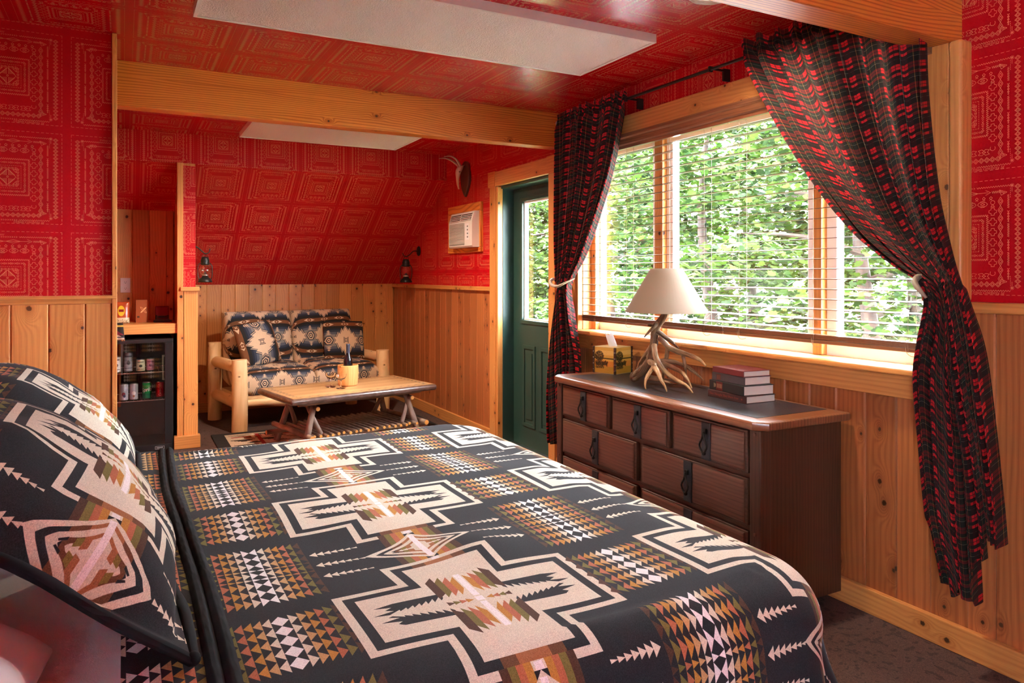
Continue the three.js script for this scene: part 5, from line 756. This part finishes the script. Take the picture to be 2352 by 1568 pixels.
{ // wall outlet
  const o = thing('wall_outlet', 'cream wall outlet on the dark boards above the niche shelf', 'outlet', [0.01, 1.263, -6.764]);
  mesh('plate', bx(-0.036, 0.036, -0.06, 0.06, 0, 0.006, 0.002), M.plastic, o);
  for (const y of [-0.025, 0.025]) { const s = mesh('socket', at(cyl(0.0165, 0.0165, 0.003, 18), 0, y, 0.006, Math.PI / 2), M.plastic, o); mesh('slots', join([bx(-0.0075, -0.0055, y - 0.002, y + 0.007, 0.0088, 0.0094), bx(0.0055, 0.0075, y - 0.002, y + 0.007, 0.0088, 0.0094), bx(-0.0022, 0.0022, y - 0.01, y - 0.005, 0.0088, 0.0094)]), M.black, s); }
}
// ================================================================ lanterns on hooks
function lantern(label, x, y, z, h, hookPts, plate, hookLabel) {
  const k = h / 0.24, t = thing('oil_lantern', label, 'lantern', [x, y, z], 0, 'oil lanterns');
  const S = (g) => at(g, 0, 0, 0, 0, 0, 0, k);
  mesh('tank', S(lathe([[0.0001, 0], [0.056, 0], [0.057, 0.008], [0.05, 0.022], [0.046, 0.03], [0.03, 0.04], [0.022, 0.052], [0.0001, 0.054]], 28)), M.iron, t);
  mesh('burner', S(lathe([[0.0001, 0.052], [0.026, 0.052], [0.028, 0.064], [0.014, 0.072], [0.005, 0.085], [0.0001, 0.087]], 20)), M.steel, t);
  mesh('globe', S(lathe([[0.024, 0.064], [0.04, 0.08], [0.045, 0.1], [0.04, 0.125], [0.026, 0.148], [0.0255, 0.148], [0.0395, 0.125], [0.0445, 0.1], [0.0395, 0.08], [0.0235, 0.064]], 28)), M.glass, t);
  mesh('chimney', S(lathe([[0.028, 0.146], [0.036, 0.15], [0.036, 0.16], [0.031, 0.163], [0.034, 0.172], [0.034, 0.19], [0.029, 0.195], [0.03, 0.2], [0.024, 0.212], [0.012, 0.216], [0.0001, 0.217]], 24)), M.iron, t);
  for (const s of [-1, 1]) mesh('side_tube', S(taper([[s * 0.046, 0.02, 0], [s * 0.055, 0.06, 0], [s * 0.053, 0.14, 0], [s * 0.036, 0.165, 0]], [0.0035, 0.0035], 6, 14)), M.iron, t);
  mesh('bail', S(taper([[-0.03, 0.185, 0], [-0.02, 0.225, 0], [0, 0.241, 0], [0.02, 0.225, 0], [0.03, 0.185, 0]], [0.0018, 0.0018], 6, 20)), M.iron, t);
  const H = thing('lantern_hook', hookLabel, 'hook'); mesh('arm', taper(hookPts, [0.005, 0.005, 0.0045, 0.004], 8, 24), M.iron, H); const p = at(lathe([[0.0001, 0], [0.05, 0], [0.05, 0.006], [0.038, 0.014], [0.0001, 0.016]], 28), plate[0], plate[1], plate[2], 0, 0, plate[3]); mesh('wall_plate', p, M.iron, H);
}
lantern('small black oil lantern hanging at the left side of the alcove', 0.59, 1.287, -6.5, 0.235, [[0.5, 1.585, -6.5], [0.53, 1.575, -6.5], [0.57, 1.54, -6.5], [0.592, 1.5235, -6.5], [0.62, 1.535, -6.5], [0.628, 1.565, -6.5]], [0.497, 1.585, -6.5, -Math.PI / 2], 'curved iron hook carrying the left lantern');
lantern('small black oil lantern hanging by the window wall near the rail', 2.5, 1.272, -6.97, 0.262, [[2.63, 1.59, -6.97], [2.58, 1.588, -6.97], [2.53, 1.545, -6.97], [2.5, 1.533, -6.97], [2.475, 1.545, -6.97], [2.465, 1.57, -6.97]], [2.638, 1.59, -6.97, Math.PI / 2], 'iron hook with round plate carrying the right lantern');
// ================================================================ air conditioner
{
  const a = thing('air_conditioner', 'white through-wall air conditioner in an oak frame', 'air conditioner');
  const y0 = 1.582, y1 = 1.885, z0 = -5.985, z1 = -5.5, xf = 2.548;
  const fr = (n, p, q, r, s) => mesh(n, CED(bx(2.612, 2.642, p, q, r, s, 0.005), q - p > s - r ? 'y' : 'z'), M.fir, a);
  fr('frame_board', 1.885, 1.96, -6.16, -5.475); fr('frame_board', 1.542, 1.582, -6.16, -5.475); fr('frame_board', 1.582, 1.885, -6.16, -5.985); fr('frame_board', 1.582, 1.885, -5.5, -5.475);
  const s = new THREE.Shape([[2.64, y0], [2.56, y0], [xf, y0 + 0.012], [xf, y1 - 0.085], [2.572, y1 - 0.006], [2.58, y1], [2.64, y1]].map(([x, y]) => new THREE.Vector2(x, y)));
  const g = new THREE.ExtrudeGeometry(s, { depth: z1 - z0, bevelEnabled: false }); g.translate(0, 0, z0); mesh('housing', toCreasedNormals(g, 0.6), M.plastic, a);
  for (let k = 0; k < 17; k++) { const y = y0 + 0.03 + k * 0.0105; mesh('louvre', at(new THREE.BoxGeometry(0.006, 0.0055, 0.31), xf - 0.002, y, z0 + 0.175, 0, 0, 0.5), M.plastic, a); }
  mesh('grille_back', bx(xf - 0.0006, xf, y0 + 0.022, y0 + 0.205, z0 + 0.018, z0 + 0.332), mat({ color: lin(0.1, 0.07, 0.05), roughness: 0.8 }), a);
  for (const [p, q] of [[0.02, 0.225], [0.245, 0.455]]) { const v = mesh('air_vent', at(bx(-0.0005, 0.0005, -0.034, 0.034, 0, q - p), 2.5585, y1 - 0.048, z0 + p, 0, 0, -0.29), M.black, a); for (let k = 0; k < 5; k++) mesh('vane', at(bx(-0.006, 0.002, -0.003, 0.003, 0, q - p), 2.5665 - 0.0046 * (4 - k), y1 - 0.02 - (4 - k) * 0.014, z0 + p, 0, 0, -0.29), M.plastic, v); }
  mesh('control_panel', bx(xf - 0.003, xf, y0 + 0.06, y0 + 0.2, z0 + 0.355, z0 + 0.425, 0.001), M.white, a); mesh('buttons', join([0, 1, 2, 3].map((k) => bx(xf - 0.005, xf - 0.002, y0 + 0.08 + k * 0.03, y0 + 0.09 + k * 0.03, z0 + 0.395, z0 + 0.41))), M.black, a);
}
// ================================================================ skull mount
{
  const m = thing('skull_mount', 'small antelope skull with curved horns on a dark wooden plaque', 'skull mount');
  const s = new THREE.Shape(); s.moveTo(-0.07, 2.25); s.quadraticCurveTo(-0.075, 2.3, -0.05, 2.31); s.quadraticCurveTo(0, 2.35, 0.05, 2.31); s.quadraticCurveTo(0.075, 2.3, 0.07, 2.25); s.quadraticCurveTo(0.095, 2.2, 0.075, 2.14); s.quadraticCurveTo(0.05, 2.08, 0, 2.035); s.quadraticCurveTo(-0.05, 2.08, -0.075, 2.14); s.quadraticCurveTo(-0.095, 2.2, -0.07, 2.25);
  const g = new THREE.ExtrudeGeometry(s, { depth: 0.016, bevelEnabled: true, bevelSize: 0.006, bevelThickness: 0.005, bevelSegments: 2 }); g.rotateY(-Math.PI / 2); g.translate(2.635, 0, -5.8); mesh('plaque', uvm(g, 'y', 0.35, 0.9), M.walnutDark, m);
  const rings = [[2.598, 2.298, 0.026, 0.02], [2.578, 2.288, 0.034, 0.028], [2.566, 2.262, 0.036, 0.03], [2.556, 2.232, 0.03, 0.024], [2.552, 2.2, 0.02, 0.017], [2.55, 2.165, 0.015, 0.013], [2.553, 2.13, 0.012, 0.01], [2.562, 2.09, 0.006, 0.005]];
  const pos = [], idx = [], N = 14; rings.forEach(([x, y, a, b]) => { for (let j = 0; j < N; j++) { const t = j / N * 6.2832; pos.push(x + Math.cos(t) * b, y + 0.2 * Math.cos(t) * b, -5.8 + Math.sin(t) * a); } }); for (let i = 0; i < rings.length - 1; i++) for (let j = 0; j < N; j++) { const a = i * N + j, b = i * N + (j + 1) % N; idx.push(a, b, a + N, b, b + N, a + N); } for (const [i, r] of [[0, 0], [rings.length - 1, 1]]) { const c = pos.length / 3; pos.push(rings[i][0], rings[i][1], -5.8); for (let j = 0; j < N; j++) { const a = i * N + j, b = i * N + (j + 1) % N; r ? idx.push(c, a, b) : idx.push(c, b, a); } }
  const sk = new THREE.BufferGeometry(); sk.setAttribute('position', new THREE.Float32BufferAttribute(pos, 3)); sk.setIndex(idx); sk.computeVertexNormals(); const skullBone = mat({ color: lin(0.7, 0.56, 0.38), roughness: 0.6 }), skull = mesh('skull', sk, skullBone, m);
  for (const q of [-1, 1]) { mesh('eye_socket', at(new THREE.SphereGeometry(0.0085, 12, 10), 2.557, 2.238, -5.8 + q * 0.0265), M.bark, skull); mesh('horn', taper([[2.572, 2.285, -5.8 + q * 0.016], [2.545, 2.315, -5.8 + q * 0.03], [2.505, 2.345, -5.8 + q * 0.05], [2.455, 2.36, -5.8 + q * 0.062], [2.4, 2.352, -5.8 + q * 0.055]], [0.012, 0.01, 0.008, 0.006, 0.002], 9, 22), M.bone, m); }
}
// every group stands at the base of what it holds
scene.updateMatrixWorld(true);
for (const o of [...scene.children]) if (o.isGroup && o.userData.label && o.position.lengthSq() === 0 && !o.rotation.y) { const b = new THREE.Box3().setFromObject(o), c = b.getCenter(V(0, 0, 0)); c.y = b.min.y; for (const k of o.children) k.position.sub(c); o.position.copy(c); }
renderer.render(scene, camera);
